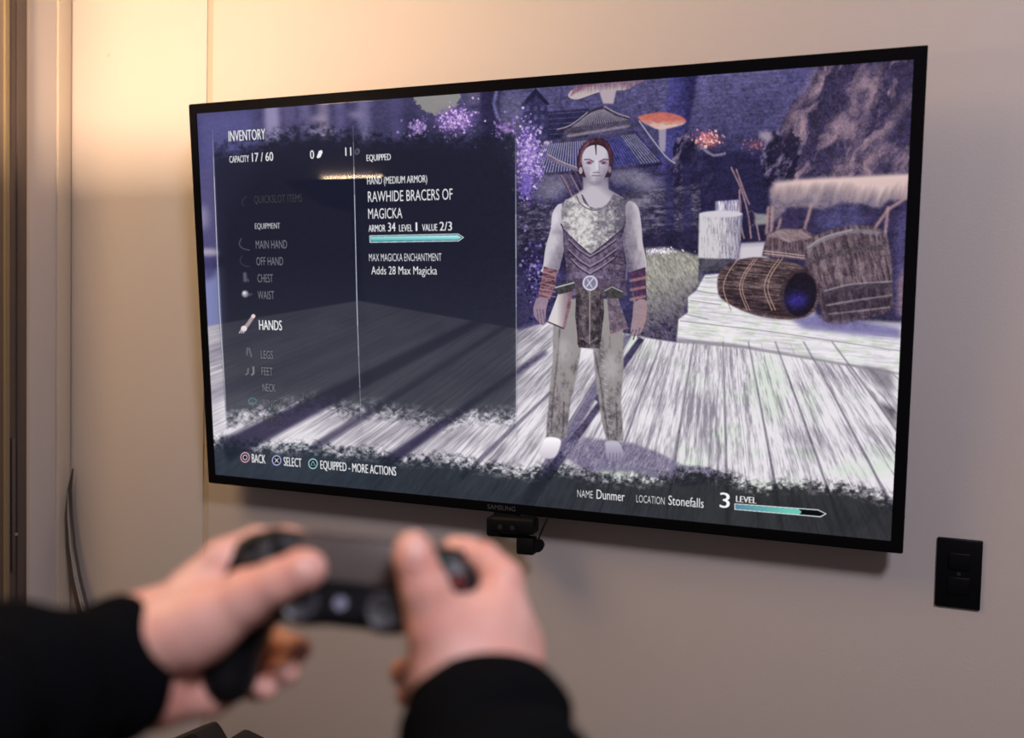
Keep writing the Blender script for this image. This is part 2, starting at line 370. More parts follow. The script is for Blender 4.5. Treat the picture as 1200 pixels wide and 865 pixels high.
def paint_floor():
    def boards(x, y):
        dy = np.maximum(y - VP[1], 40); u = (x - VP[0]) / dy
        n = fbm(u * 100, np.log(dy) * 14, 1.5, 2.6, 81, 4, .7); m = fbm(x, y, 70, 40, 82, 3)
        f = fbm(u * 190, np.log(dy) * 60, 1.2, 2.5, 85, 3, .8); fade = np.clip((x - 520) / 300, 0, 1)
        c = mix((232, 228, 234), (140, 134, 148), (n - .5) * (1.2 + 1.0 * fade) + (m - .5) * 1.3 + (f - .5) * (.9 + .5 * fade) + .22 + .18 * (1 - fade))
        g = fbm(x, y, 45, 22, 83, 3)
        return c * mix((1, 1, 1), (.93, 1.0, .92), (g - .52) * 4 * (x > 700))
    poly([(228, 384), (420, 352), (606, 385), (645, 376), (742, 392), (760, 396), (793, 401), (870, 408), (1060, 440), (1090, 660), (228, 660)], boards, 1, .8)
    us = [-2.3, -1.72, -1.27, -.93, -.62, -.36, -.155, .03, .19, .36, .54, .72]
    def at(u, y): return (VP[0] + u * (y - VP[1]), y)
    for u in us:
        if u < -.7: continue
        y0 = 400 if u > -.5 else 384
        line([at(u, y0), at(u * 1.01, 470), at(u, 660)], 1.3, (92, 84, 104), .75, .5, False, 3)
    for u in (-.27, -.06, .11, .27, .45):
        line([at(u, 402), at(u - .01, 470), at(u, 640)], .8, (150, 142, 160), .6, .4)
    # long soft shadows
    for u0, u1, c in ((-.62, -.57, (84, 76, 108)),):
        poly([at(u0, 392), at(u1, 392), at(u1, 640), at(u0, 640)], c, .85, 1.0)
    poly([(1010, 428), (1044, 434), (1050, 460), (1030, 452)], (96, 92, 104), .7, 3); poly([(1030, 470), (1052, 480), (1052, 500)], (40, 38, 48), .8, 3)
    line([(606, 386), (650, 372)], 4, (60, 50, 92), .9, 1)
    for p0, p1, w0, w1, al in (((262, 528), (600, 357), 26, 8, .85), ((366, 525), (640, 352), 9, 6, .7), ((448, 545), (640, 412), 15, 5, .85), ((540, 560), (650, 455), 6, 3, .5), ((700, 470), (752, 396), 9, 7, .9), ((640, 560), (706, 470), 12, 7, .8)):
        line([p0, p1], w0, (48, 43, 74), min(1, al * 1.1), 2.0 if p0[0] < 500 else .8, False, w1)
    for p0, p1, w in (((232, 470), (420, 392), 14), ((232, 420), (330, 384), 8), ((330, 450), (520, 380), 9)): line([p0, p1], w, (120, 112, 140), .45, 4)
    # the man's own shadow
    poly([(652, 522), (684, 512), (716, 516), (740, 519), (772, 530), (800, 545), (832, 548), (860, 562), (800, 570), (740, 552), (690, 552), (664, 536)], lambda x, y: mix((92, 84, 118), (186, 180, 194), (fbm(x, y, 1.6, 6, 84, 4, .7, .5) - .45) * 2.2), .85, 1.6)

def paint_goods():
    # awning and stall
    poly([(900, 222), (908, 214), (940, 212), (1075, 205), (1075, 380), (960, 372), (898, 300)], (40, 34, 66), 1, 2)
    poly([(902, 222), (908, 215), (940, 211), (1080, 204), (1080, 232), (1040, 236), (1032, 244), (1006, 238), (985, 238), (965, 246), (950, 243), (922, 243), (912, 256), (902, 262)], lambda x, y: mix((218, 186, 180), (110, 96, 114), (y - 212) / 24 + 1.1 * (fbm(x, y, 9, 30, 91, 3, .6, .35) - .5)), 1, 1.6)
    line([(906, 216), (940, 213), (1078, 206)], 5, (226, 196, 190), .7, 2.2, True)
    for x in (950, 975, 1000, 1022): line([(x, 244), (x + 12, 218)], 5, (222, 204, 206), .3, 3)
    for p in (((900, 242), (898, 275)), ((905, 242), (903, 285)), ((951, 240), (942, 270)), ((1062, 232), (1040, 246), (1025, 268)), ((1041, 242), (1036, 285)), ((915, 256), (908, 280))): line(p, 3, (186, 144, 140), .85, 1)
    disc(985, 258, 30, 16, (64, 62, 110), .7, 6)
    poly([(1050, 262), (1062, 240), (1062, 372), (1050, 370)], (64, 58, 104), .7, 3); poly([(1053, 330), (1062, 310), (1060, 372), (1052, 366)], (136, 106, 118), .8, 3)
    def staves(c0, c1, ang, seed, sp=1.7):
        c1 = tuple(v * .86 for v in c1)
        return lambda x, y: mix(c0, c1, (fbm(x, y, 16, sp, seed, 4, .65, ang) - .33) * 1.5)
    # small barrel behind
    poly([(898, 275), (912, 268), (940, 268), (955, 276), (955, 306), (893, 300)], staves((62, 46, 58), (168, 140, 144), 1.5, 92), 1, .7)
    poly([(900, 277), (912, 269), (938, 269), (953, 279), (925, 284)], staves((110, 88, 96), (196, 172, 174), .5, 93), 1, .6)
    for dy in (0, 3): line([(895, 294 + dy), (922, 297 + dy), (952, 301 + dy)], 1.2, (200, 170, 166), .8, .3)
    # big upright barrel
    poly([(945, 285), (965, 272), (1000, 264), (1025, 266), (1038, 276), (1044, 300), (1046, 340), (1044, 364), (1010, 374), (970, 378), (962, 360), (950, 330), (944, 305)], staves((56, 42, 54), (190, 164, 166), 1.35, 94, 2.2), 1, 1.2, True)
    poly([(950, 330), (970, 340), (1044, 330), (1046, 366), (1010, 376), (968, 380), (960, 355)], (34, 26, 42), .62, 5)
    for p, w, c in ((((946, 292), (966, 280), (1000, 271), (1030, 274)), 5, (116, 106, 118)), (((944, 310), (970, 300), (1005, 292), (1036, 290)), 6, (66, 56, 66)), (((966, 344), (1000, 336), (1046, 333)), 6, (58, 48, 60)), (((968, 358), (1010, 351), (1046, 346)), 2, (130, 112, 118)), (((972, 368), (1010, 364), (1044, 360)), 1.6, (140, 124, 130))):
        line(p, w, c, .9, .8, True)
    for p in (((947, 290), (966, 278), (1000, 269)), ((966, 341), (1000, 333), (1046, 330))): line(p, 1.2, (200, 190, 196), .7, .5, True)
    # barrel lying on its side
    poly([(852, 310), (872, 303), (895, 302), (930, 308), (950, 320), (959, 340), (956, 362), (940, 373), (905, 373), (875, 366), (848, 352), (841, 340), (842, 322)], staves((44, 30, 36), (176, 148, 144), .1, 95, 1.5), 1, .6, True)
    poly([(845, 345), (875, 362), (905, 371), (940, 373), (930, 362), (880, 350), (850, 334)], (24, 14, 24), .6, 4)
    for x, w in ((851, 1.6), (870, 1.5), (873, 1.3), (899, 1.5), (903, 1.5)):
        line([(x + 14, 303), (x + 1, 322), (x - 3, 340), (x + 6, 364)], w * .8, (176, 138, 122), .85, .3, True)
    disc(936, 344, 22, 29, (52, 38, 44), 1, .6, .15); disc(938, 345, 19, 26, (20, 15, 30), 1, .8, .15); disc(934, 352, 12, 9, (40, 30, 130), .8, 5)

def paint_man():
    skin = (186, 180, 194); shade = (120, 112, 134)
    def body(x, y, cx=700, w=60): return mix(skin, shade, np.abs(x - cx) / w + .25 * (fbm(x, y, 8, 10, 101) - .5))
    # quiver and arrows, bow limb
    for x in (0, 5, 11, 17): line([(656 + x, 205 - x * .3), (672 + x, 235)], 2.6, (70, 54, 76), 1, .3); 
    for x in (0, 11): line([(657 + x, 205), (673 + x, 234)], .9, (170, 140, 160), .8, .2)
    line([(640, 182), (658, 192), (680, 200)], 4.5, (104, 90, 112), 1, .4, True); line([(641, 181), (658, 190), (680, 198)], 1.3, (178, 164, 184), .8, .3, True)
    line([(728, 280), (734, 305), (733, 330), (728, 342)], 1.8, (96, 90, 110), 1, .3, True); line([(755, 290), (756, 305)], 3, (50, 40, 50), .8, .4)
    # arms
    la = [(655, 239), (647, 250), (645, 268), (639, 290), (636, 312), (634, 318), (651, 323), (659, 300), (663, 276), (664, 245)]
    ra = [(736, 236), (747, 242), (751, 262), (753, 285), (757, 313), (737, 319), (733, 300), (728, 276), (730, 250)]
    poly(la, lambda x, y: mix((196, 190, 202), (98, 88, 108), (x - 643) / 20 + (y - 300) / 70 + .7 * (fbm(x, y, 7, 12, 131, 3) - .5)), 1, .4, True)
    poly(ra, lambda x, y: mix((92, 84, 104), (190, 182, 192), (x - 732) / 19 - (y - 285) / 110 + .7 * (fbm(x, y, 6, 12, 132, 3) - .5)), 1, .4, True)
    disc(652, 272, 6, 3, (120, 110, 134), .5, 2); disc(650, 256, 4, 9, (226, 222, 232), .5, 2.5)
    # neck, head, hair
    poly([(682, 205), (711, 203), (713, 222), (730, 232), (733, 250), (662, 250), (665, 234), (683, 222)], lambda x, y: mix((190, 182, 192), (112, 102, 126), np.abs(x - 694) / 26 + (218 - y) / 22), 1, .5)
    poly([(677, 201), (676, 185), (682, 170), (693, 163), (706, 163), (715, 172), (718, 187), (716, 202), (712, 208), (684, 208)], (46, 26, 38), 1, .4, True)
    poly([(681, 190), (684, 177), (692, 171), (703, 171), (711, 178), (713, 194), (709, 206), (705, 213), (698, 217.5), (691, 215), (686, 207)], lambda x, y: mix((196, 190, 204), (112, 104, 128), np.abs(x - 695) / 17 + (y - 205) / 30 + .4 * (fbm(x, y, 4, 4, 133, 3) - .5)), 1, .3, True)
    line([(679, 196), (681, 178), (688, 168), (696, 165)], 3.2, (82, 44, 60), 1, .3, True); line([(715, 196), (714, 178), (708, 168), (700, 165)], 3.2, (64, 30, 44), 1, .3, True)
    line([(680, 190), (683, 176), (690, 168)], .8, (150, 106, 122), .8, .2, True); line([(697, 164), (698, 182)], 2.8, (60, 28, 42), 1, .2, False, .8)
    for s, ex in ((-1, 690), (1, 707)):
        line([(ex - s * -6, 187.5), (ex, 187), (ex - s * 5.5, 190)], 1.5, (70, 56, 78), .9, .3)
        disc(ex, 191, 4, 2.2, (110, 98, 118), .9, .4); disc(ex, 191, 2.3, 1.5, (150, 56, 84), 1, .4); disc(ex, 191, .8, .9, (60, 10, 30), 1, .1)
        disc(ex + s * 1.5, 198.5, 4, 4, (150, 140, 160), .35, 1.5)
    line([(698, 188), (699, 199)], 1.6, (234, 230, 238), .6, .6); line([(702, 190), (702, 200), (699, 202)], 1.0, (120, 110, 134), .7, .5)
    line([(694, 202.5), (703, 202.5)], 1.2, (104, 92, 118), .8, .4); line([(693, 206), (704, 206)], 1.2, (112, 92, 112), .9, .4); disc(698.5, 209, 4, 1.2, (160, 148, 166), .6, .5)
    disc(698, 215, 8, 2.5, (112, 102, 126), .5, 1.5); disc(680, 200, 2.2, 4, (170, 160, 176), 1, .3); disc(714, 199, 1.8, 4, (120, 108, 126), 1, .3)
    # trousers
    def cloth(x, y): return mix((148, 142, 142), (62, 54, 62), (fbm(x, y, 5, 9, 103, 5, .7) - .42) * 2.0 + (y - 460) / 200)
    poly([(652, 350), (724, 350), (730, 385), (731, 430), (728, 470), (731, 516), (712, 519), (705, 490), (699, 450), (695, 409), (681, 407), (676, 440), (668, 475), (664, 513), (640, 514), (643, 470), (648, 420), (648, 385)], cloth, 1, .5)
    for p in (((656, 384), (652, 430), (648, 470), (646, 508)), ((703, 440), (708, 480), (714, 515)), ((722, 470), (724, 512)), ((661, 470), (660, 508)), ((697, 412), (702, 440))): line(p, 1.6, (46, 40, 50), .65, .6, True)
    disc(660, 410, 9, 14, (196, 190, 192), .5, 4); disc(716, 430, 9, 16, (190, 184, 188), .55, 4); disc(704, 410, 3, 18, (40, 34, 44), .5, 2)
    for k in range(16):
        y = 400 + k * 7; line([(702 + k * .8, y), (706 + k * .8, y + 2)], 1, (200, 196, 200), .6)
    # cuirass
    poly([(664, 234), (682, 228), (690, 242), (699, 245), (710, 242), (718, 228), (731, 234), (733, 260), (729, 278), (733, 320), (735, 346), (662, 346), (664, 320), (660, 285), (659, 262), (658, 240)], lambda x, y: mix((112, 98, 126), (50, 40, 62), (fbm(x, y, 4, 5, 105, 5, .7) - .45) * 2 + np.abs(x - 692) / 60), 1, .4)
    def mail(x, y): return mix((214, 210, 206), (88, 82, 100), (fbm(x, y, 4.5, 4, 106, 5, .72) - .40) * 2.2 + np.clip((x - 692) / 60, 0, 1) + np.clip((np.abs(x - 692) - 22) / 26, 0, 1) * .7 + np.clip((y - 280) / 60, 0, 1))
    poly([(662, 234), (680, 228), (684, 238), (693, 245), (704, 243), (714, 236), (718, 229), (732, 235), (733, 256), (729, 268), (712, 282), (692, 298), (676, 284), (659, 268), (657, 246)], mail, 1, .4)
    poly([(676, 250), (692, 252), (692, 290), (684, 282), (672, 262)], (232, 228, 224), .3, 3)
    line([(657, 262), (660, 269), (676, 285), (692, 298.5), (712, 283), (731, 267)], 1.6, (44, 36, 56), .95, .3)
    line([(675, 229), (680, 239), (692, 246), (704, 245), (714, 238), (719, 230)], 1.3, (84, 76, 96), .9, .3, True)
    for dy, w in ((12, 1.2), (24, 1.4), (32, 1.2)):
        line([(666, 268 + dy), (678, 280 + dy), (691, 288 + dy), (704, 281 + dy), (722, 268 + dy)], w, (164, 148, 172), .75, .3)
        line([(666, 270 + dy), (678, 282 + dy), (691, 290.5 + dy), (704, 283 + dy), (722, 270 + dy)], 1.6, (34, 26, 44), .8, .4)
    for x0, x1 in ((663, 669), (716, 731)): 
        for yy in (300, 308, 316): line([(x0, yy), (x1, yy + 2)], 2, (60, 46, 64), .9, .4)
    # belt, flaps, buckle
    poly([(672, 326), (712, 326), (721, 330), (720, 338), (672, 338)], (74, 60, 82), 1, .4)
    poly([(654, 344), (671, 341), (668, 362), (661, 384), (642, 376)], lambda x, y: mix((214, 208, 208), (120, 92, 106), (x - 652) / 15), 1, .4)
    line([(669, 343), (661, 384)], 3, (116, 78, 92), .9, .5); line([(642, 377), (661, 385)], 1.5, (50, 34, 44), .9, .3)
    poly([(711, 347), (723, 346), (736, 383), (715, 391)], lambda x, y: mix((86, 72, 88), (128, 110, 126), (fbm(x, y, 3, 3, 108) - .4) * 2), 1, .4); line([(715, 391), (736, 384)], 1.6, (132, 96, 110), .9, .3)
    poly([(675, 337), (706, 337), (708, 365), (703, 408), (678, 407), (674, 370)], lambda x, y: mix((92, 82, 88), (40, 32, 40), (fbm(x, y, 4, 6, 109, 4, .7) - .4) * 2.2 + np.abs(x - 690) / 40), 1, .4)
    line([(691, 340), (691, 404)], 1.2, (170, 156, 152), .8, .4); line([(682, 396), (691, 402), (700, 396)], 1, (150, 140, 148), .7, .3)
    line([(678, 342), (677, 404)], .9, (34, 28, 34), .8, .3); line([(704, 342), (701, 404)], .9, (34, 28, 34), .8, .3)
    for p in ([(649, 336), (672, 330), (674, 335), (671, 341), (655, 345)], [(706, 340), (716, 334), (731, 341), (728, 350), (712, 349)]): poly(p, (52, 50, 52), 1, .4); 
    line([(650, 337), (673, 331)], 1.6, (196, 200, 190), .9, .3); line([(708, 341), (717, 336), (730, 342)], 1.4, (170, 170, 172), .9, .3)
    disc(691.4, 331.6, 9, 9, (204, 200, 220), 1, .3); disc(691.4, 331.6, 7, 7, (120, 114, 146), 1, .3)
    line([(687, 336), (695, 326)], 1.4, (214, 212, 228), .9, .2); line([(688, 327), (694, 337)], 1.4, (200, 198, 216), .9, .2)
    # bracers
    poly([(637, 312), (653, 317), (650, 335), (644, 351), (630, 348), (634, 330)], lambda x, y: mix((132, 88, 98), (62, 34, 48), (fbm(x, y, 5, 2, 110, 3, .6, .2) - .4) * 2.6), 1, .4)
    for yy in (318, 324, 331, 338, 344): line([(632, yy), (651, yy + 4)], 1.2, (180, 146, 156), .6, .3)
    poly([(737, 319), (756, 313), (757, 335), (758, 352), (745, 354), (741, 338)], (60, 36, 66), 1, .4)
    for yy in (325, 336, 347): line([(738, yy + 4), (757, yy)], 3.2, (146, 100, 104), .9, .5)
    # hands
    poly([(630, 349), (642, 350), (640, 362), (639, 374), (637, 381), (632, 378), (626, 370), (625, 360)], (142, 118, 140), 1, .4, True)
    for x in (629, 632.5, 636): line([(x, 362), (x + 2.5, 380)], .8, (60, 46, 66), .8, .2)
    poly([(744, 354), (757, 352), (757, 372), (752, 388), (744, 394), (739, 390), (741, 372)], (150, 126, 136), 1, .4, True); line([(756, 356), (755, 376), (752, 388)], 2, (180, 110, 112), .7, .5)
    for q in ((742, 386, 737, 396), (746, 386, 742, 398), (750, 384, 747, 396)): line([q[:2], q[2:]], 1.6, (90, 74, 96), .9, .3)
    # feet
    poly([(641, 512), (656, 514), (657, 522), (651, 535), (641, 537), (632, 531), (635, 521)], lambda x, y: mix((250, 248, 250), (190, 180, 196), (y - 515) / 26), 1, .5, True)
    poly([(711, 517), (724, 517), (730, 526), (731, 536), (720, 540), (712, 537), (710, 526)], lambda x, y: mix((186, 180, 200), (132, 122, 154), (y - 520) / 20), 1, .5, True)
    for x in (715, 719, 723, 727): line([(x, 530), (x, 538)], .7, (84, 76, 110), .8, .2)

def paint_relief():
    L = canvas.mean(-1); f = fbm(GX, GY, 2.1, 1.7, 141, 4, .8); g = fbm(GX, GY, 7, 5, 142, 3)
    k = np.clip((150 - L) / 90, 0, 1) * np.clip((GX - 470) / 120, .25, 1)
    canvas[:] *= (1 + k * ((f - .36) * 1.2 + (g - .42) * .6))[..., None]

def paint_grade():
    L = canvas.mean(-1, keepdims=True); canvas[:] = canvas * .80 + L * np.array([1.02, .97, 1.01], np.float32) * .20

def paint_overlays():
    # dark inventory columns with a frayed lower edge
    def navy(x, y): return mix((22, 25, 40), (40, 43, 54), (y - 300) / 120)
    edge = [(236, 500), (270, 492), (300, 484), (330, 482), (352, 474), (372, 470), (392, 476), (408, 484), (430, 480), (452, 482), (478, 486), (505, 494), (520, 497), (545, 486), (580, 488), (606, 490)]
    poly([(236, 178), (300, 170), (330, 158), (360, 152), (420, 160), (470, 162), (510, 158), (540, 164), (560, 158), (618, 158), (618, 490)] + edge[::-1], navy, .80, 10, rag=6, hard=1.0, clip=(249.5, .045, 604.5))
    poly([(256, 190), (606, 178), (606, 470), (480, 476), (380, 450), (262, 464)], navy, .34, 14)
    line([(430, 440), (452, 430), (470, 440)], 1, (50, 50, 60), .3, 1)
    # bottom bar with the frayed upper edge
    def slate(x, y): return mix((28, 38, 50), (30, 32, 36), (x - 350) / 500) * (.92 + .3 * (fbm(x, y, 3, 14, 121, 3, .6, .5) - .5))[..., None]
    top = [(205, 510), (228, 514), (262, 516), (300, 520), (330, 524), (370, 522), (400, 530), (440, 528), (470, 538), (520, 536), (560, 545), (600, 550), (622, 556), (640, 546), (680, 552), (700, 560), (760, 562), (790, 556), (820, 552), (860, 560), (880, 572), (930, 568), (960, 568), (1000, 572), (1040, 584), (1070, 588), (1110, 596)]
    poly(top + [(1110, 685), (205, 685)], slate, .88, 8, rag=5, ragseed=9, hard=1.1)

def paint_lines():
    for p in ([(249.2, 152), (252, 230), (256, 330), (258.6, 380), (262, 430), (266, 492)], [(413.4, 147), (416, 260), (419, 380), (424, 508)], [(603.6, 138), (604.4, 300), (605.8, 521)]):
        P = smooth(p, 4, False); n = len(P) - 1
        for i in range(n):
            a = min(1, (i + 1) / 4, (n - i) / 5)
            line([P[i], P[i + 1] + (P[i + 1] - P[i]) * .05], 2.4, (20, 20, 32), .35 * a); line([P[i], P[i + 1] + (P[i + 1] - P[i]) * .05], 1.1, (206, 208, 222), .9 * a)
    # durability bar and level bar
    poly([(432.6, 275.8), (536.6, 273.6), (543.6, 278.2), (537.2, 282.8), (433, 284.4)], (226, 240, 240), 1, .2)
    poly([(433.6, 276.8), (536.4, 274.6), (541.9, 278.2), (536.8, 281.8), (434, 283.3)], (24, 40, 50), 1)
    poly([(434, 277.4), (536, 275.4), (540.6, 278.2), (536.6, 281.2), (434.3, 282.7)], lambda x, y: mix((176, 234, 234), (84, 172, 184), (y - 276.5) / 5), 1, .2)
    poly([(861.6, 589.9), (960, 597.2), (970.4, 602.3), (963, 606.4), (861.6, 597.4)], (222, 230, 232), 1, .2)
    poly([(862.8, 591.1), (959.6, 598.3), (968.2, 602.2), (962.6, 605.2), (862.8, 596.5)], (8, 10, 12), 1)
    poly([(862.8, 591.1), (937, 596.6), (940.8, 600), (938, 603.2), (862.8, 596.5)], lambda x, y: mix((92, 136, 160), (110, 196, 180), (x - 865) / 60), 1, .2)
    # button marks
    def ring(cx, cy, r, w, c):
        t = np.linspace(0, 6.2832, 33)
        P = np.stack([cx + r * np.cos(t), cy + r * 1.12 * np.sin(t)], 1); Q = np.stack([cx + (r - w) * np.cos(t), cy + (r - w) * 1.12 * np.sin(t)], 1)
        poly(np.concatenate([P, Q[::-1]]), c, 1, .15)
    for cx, cy, c in ((287.4, 535.2, (226, 130, 160)), (324.3, 538.8, (150, 150, 226)), (366.9, 542.8, (120, 206, 206))):
        disc(cx, cy, 5.4, 6, (10, 12, 20), .9, .2); ring(cx, cy, 5.6, .9, c); ring(cx, cy, 4.9, .5, (230, 232, 240))
    ring(287.4, 535.2, 2.9, .9, (236, 220, 228))
    line([(322, 536.2), (326.6, 541.4)], 1, (222, 222, 244)); line([(326.6, 536.2), (322, 541.4)], 1, (222, 222, 244))
    line([(366.9, 539.6), (364.2, 544.6), (369.6, 544.6), (366.9, 539.6)], .9, (190, 236, 236))
    # small pictures beside the menu words
    poly([(370.8, 184.6), (373.6, 177), (377, 176), (378, 178.6), (375.6, 184.4), (372.5, 186)], (236, 236, 240), 1, .2)
    disc(418.4, 178, 3, 4, (92, 98, 110), .8, .3, .4); disc(418, 178, 1.4, 2, (36, 40, 52), .8, .3)
    line([(286, 242), (284, 236), (289, 230)], 1.4, (48, 56, 54), .8, .4, True)
    line([(283, 279), (280.6, 286), (285, 291), (293, 293)], 1.2, (92, 92, 104), .8, .3, True); line([(284, 299), (281.6, 306), (286, 311), (293, 312)], 1.0, (66, 66, 80), .8, .3, True)
    line([(287, 319), (287.5, 330)], 4, (96, 98, 110), .85, .8); line([(290, 326), (291.5, 330)], 2, (90, 92, 104), .8, .5)
    disc(287.4, 344, 4, 4, (150, 146, 156), .95, .6); disc(286.6, 343, 2, 2, (226, 224, 230), .9, .5); line([(290, 346), (295.6, 344)], 2, (96, 92, 104), .8, .5)
    line([(286, 385), (291, 379), (297, 370)], 4.4, (170, 150, 156), 1, .3, False, 4.2); disc(297, 370, 2.4, 2.4, (236, 210, 210), 1, .3); disc(286, 384.6, 3.6, 3.4, (232, 220, 226), 1, .4)
    for d in (-1.6, .2, 2): line([(285 + d, 385), (282.6 + d * 1.4, 390)], 1.1, (214, 200, 208), 1, .1)
    line([(290, 407), (289.5, 416)], 1.8, (110, 112, 122), .8, .4); line([(292, 407), (295, 418)], 1.8, (110, 112, 122), .8, .4)
    line([(291, 431), (290.6, 437), (287.6, 438.6)], 1.8, (124, 124, 134), .85, .4); line([(297, 429), (297.4, 437), (294.6, 439)], 2.0, (140, 140, 148), .9, .4)
    t = np.linspace(0, 6.28, 18); line(np.stack([296 + 4.6 * np.cos(t), 469.5 + 3.4 * np.sin(t)], 1), 1, (92, 138, 140), .9, .2)

for f_ in (paint_backdrop, paint_town, paint_stage, paint_floor, paint_goods, paint_man, paint_relief, paint_grade, paint_overlays, paint_lines): f_()

# lay the drawing flat: from the drawing's corners to the screen's rectangle
TW, TH = 2000, 1125
def homography(src, dst):
    A = []
    for (x, y), (u, v) in zip(src, dst):
        A += [[x, y, 1, 0, 0, 0, -u * x, -u * y], [0, 0, 0, x, y, 1, -v * x, -v * y]]
    h = np.linalg.solve(np.array(A, float), np.array(dst, float).ravel())
    return np.append(h, 1).reshape(3, 3)
CORN = [(230.7, 133.6), (1069.5, 70.4), (1045.5, 634), (252.5, 555)]
H_flat = homography([(0, 0), (TW, 0), (TW, TH), (0, TH)], CORN); H_inv = np.linalg.inv(H_flat)
v_, u_ = np.mgrid[0:TH, 0:TW].astype(np.float64); u_ += .5; v_ += .5
d_ = H_flat[2, 0] * u_ + H_flat[2, 1] * v_ + 1
sx = ((H_flat[0, 0] * u_ + H_flat[0, 1] * v_ + H_flat[0, 2]) / d_ - OX) * S_ - .0
sy = ((H_flat[1, 0] * u_ + H_flat[1, 1] * v_ + H_flat[1, 2]) / d_ - OY) * S_ - .0
ix = np.clip(sx.astype(int), 0, CW - 2); iy = np.clip(sy.astype(int), 0, CH - 2)
fx = np.clip(sx - ix, 0, 1)[..., None]; fy = np.clip(sy - iy, 0, 1)[..., None]
flat = (canvas[iy, ix] * (1 - fx) + canvas[iy, ix + 1] * fx) * (1 - fy) + (canvas[iy + 1, ix] * (1 - fx) + canvas[iy + 1, ix + 1] * fx) * fy
flat = flat.astype(np.float32)
def to_flat(x, y):
    q = H_inv @ (x, y, 1); return q[0] / q[2], q[1] / q[2]
# ================================================================ the room
wall_col = (.60, .55, .515, 1)
def wall_mat():
    m = mat('painted_wall', wall_col, .55, bump=.12, bscale=220, var=.025, vscale=2.5); nt = m.node_tree; p = nt.nodes['Principled BSDF']
    # faint scuffs and small brown specks of dirt
    tc = [n for n in nt.nodes if n.type == 'TEX_COORD'][0]
    vo = nt.nodes.new('ShaderNodeTexVoronoi'); vo.inputs['Scale'].default_value = 5.5; nt.links.new(tc.outputs['Object'], vo.inputs['Vector'])
    r = nt.nodes.new('ShaderNodeMapRange'); r.inputs['From Min'].default_value = .012; r.inputs['From Max'].default_value = .03; r.inputs['To Min'].default_value = .35; r.inputs['To Max'].default_value = 0
    nt.links.new(vo.outputs['Distance'], r.inputs['Value'])
    mx = nt.nodes.new('ShaderNodeMix'); mx.data_type = 'RGBA'; src = p.inputs['Base Color'].links[0].from_socket
    nt.links.new(r.outputs[0], mx.inputs[0]); nt.links.new(src, mx.inputs[6]); mx.inputs[7].default_value = (.40, .25, .17, 1); nt.links.new(mx.outputs[2], p.inputs['Base Color'])
    return m
M_wall = wall_mat(); M_ceil = mat('ceiling_paint', (.42, .40, .38, 1), .8)
M_floor = mat('dark_carpet', (.05, .045, .042, 1), .95, bump=.6, bscale=400, var=.3, vscale=60)
M_groove = mat('tan_seam_paint', (.50, .42, .33, 1), .7)  # tan seam colour, a little darker than the wall panels
M_frame = mat('brown_door_metal', (.11, .085, .075, 1), .38, .25, var=.1, vscale=12)
M_trim = mat('cream_trim_paint', (.60, .52, .42, 1), .42)
XC = -1.760; XS = -1.358
B().box((.4, .0335, 1.5), (4.6, .06, 3.0)).make('wall_back', M_groove, smooth=False, kind='structure')
wb = bpy.data.objects['wall_back']
x0 = XC + .002; x1 = XS - .0075
B().box(((x0 + x1) / 2, .008, 1.5), (x1 - x0, .016, 3.0), .003).make('panel', M_wall, wb)
x0 = XS + .0075; x1 = 2.7
B().box(((x0 + x1) / 2, .008, 1.5), (x1 - x0, .016, 3.0), .003).make('panel', M_wall, wb)
wl = B().box((XC - .05, -.063, 1.5), (.10, .126, 3.0), .006, seg=3).make('wall_left', M_wall, kind='structure')
B().box((XC + .0025, -.021, 1.5), (.007, .038, 3.0), .0022, seg=3).make('trim_1', M_trim, kind='structure')
B().box((XC + .001, -.1205, 1.5), (.006, .011, 3.0), .0025, seg=3).make('trim_2', M_trim, kind='structure')
# dark metal door frame at the end of the wall
df = B().box((XC - .02, -.162, 1.5), (.07, .062, 3.0), .004).make('door_1', M_frame, kind='structure')
B().box((XC + .0165, -.150, 1.5), (.005, .020, 3.0), .0015).make('stop_strip', M_frame, df)
B().box((XC + .0165, -.186, 1.5), (.007, .012, 3.0), .002).make('edge_strip', mat('olive_frame_metal', (.28, .22, .13, 1), .4, .3), df)
B().box((XC + .019, -.172, .98), (.006, .008, .30), .002).make('latch_rod', mat('worn_steel', (.16, .15, .15, 1), .35, .8), df)
B().cyl((XC + .022, -.168, .915), .004, .004, .006, 'X', 12).make('latch_screw', mat('screw_steel', (.4, .38, .35, 1), .3, .9), df)
B().box((-.25, -1.9, -.02), (6.0, 4.6, .04)).make('floor', M_floor, smooth=False, kind='structure')
B().box((-.25, -1.9, 3.02), (6.0, 4.6, .04)).make('ceiling', M_ceil, smooth=False, kind='structure')
B().box((2.73, -1.6, 1.5), (.06, 3.3, 3.0)).make('wall_right', M_wall, smooth=False, kind='structure')
B().box((.48, -.006, .05), (4.4, .012, .10), .002).make('baseboard_back', M_trim, kind='structure')

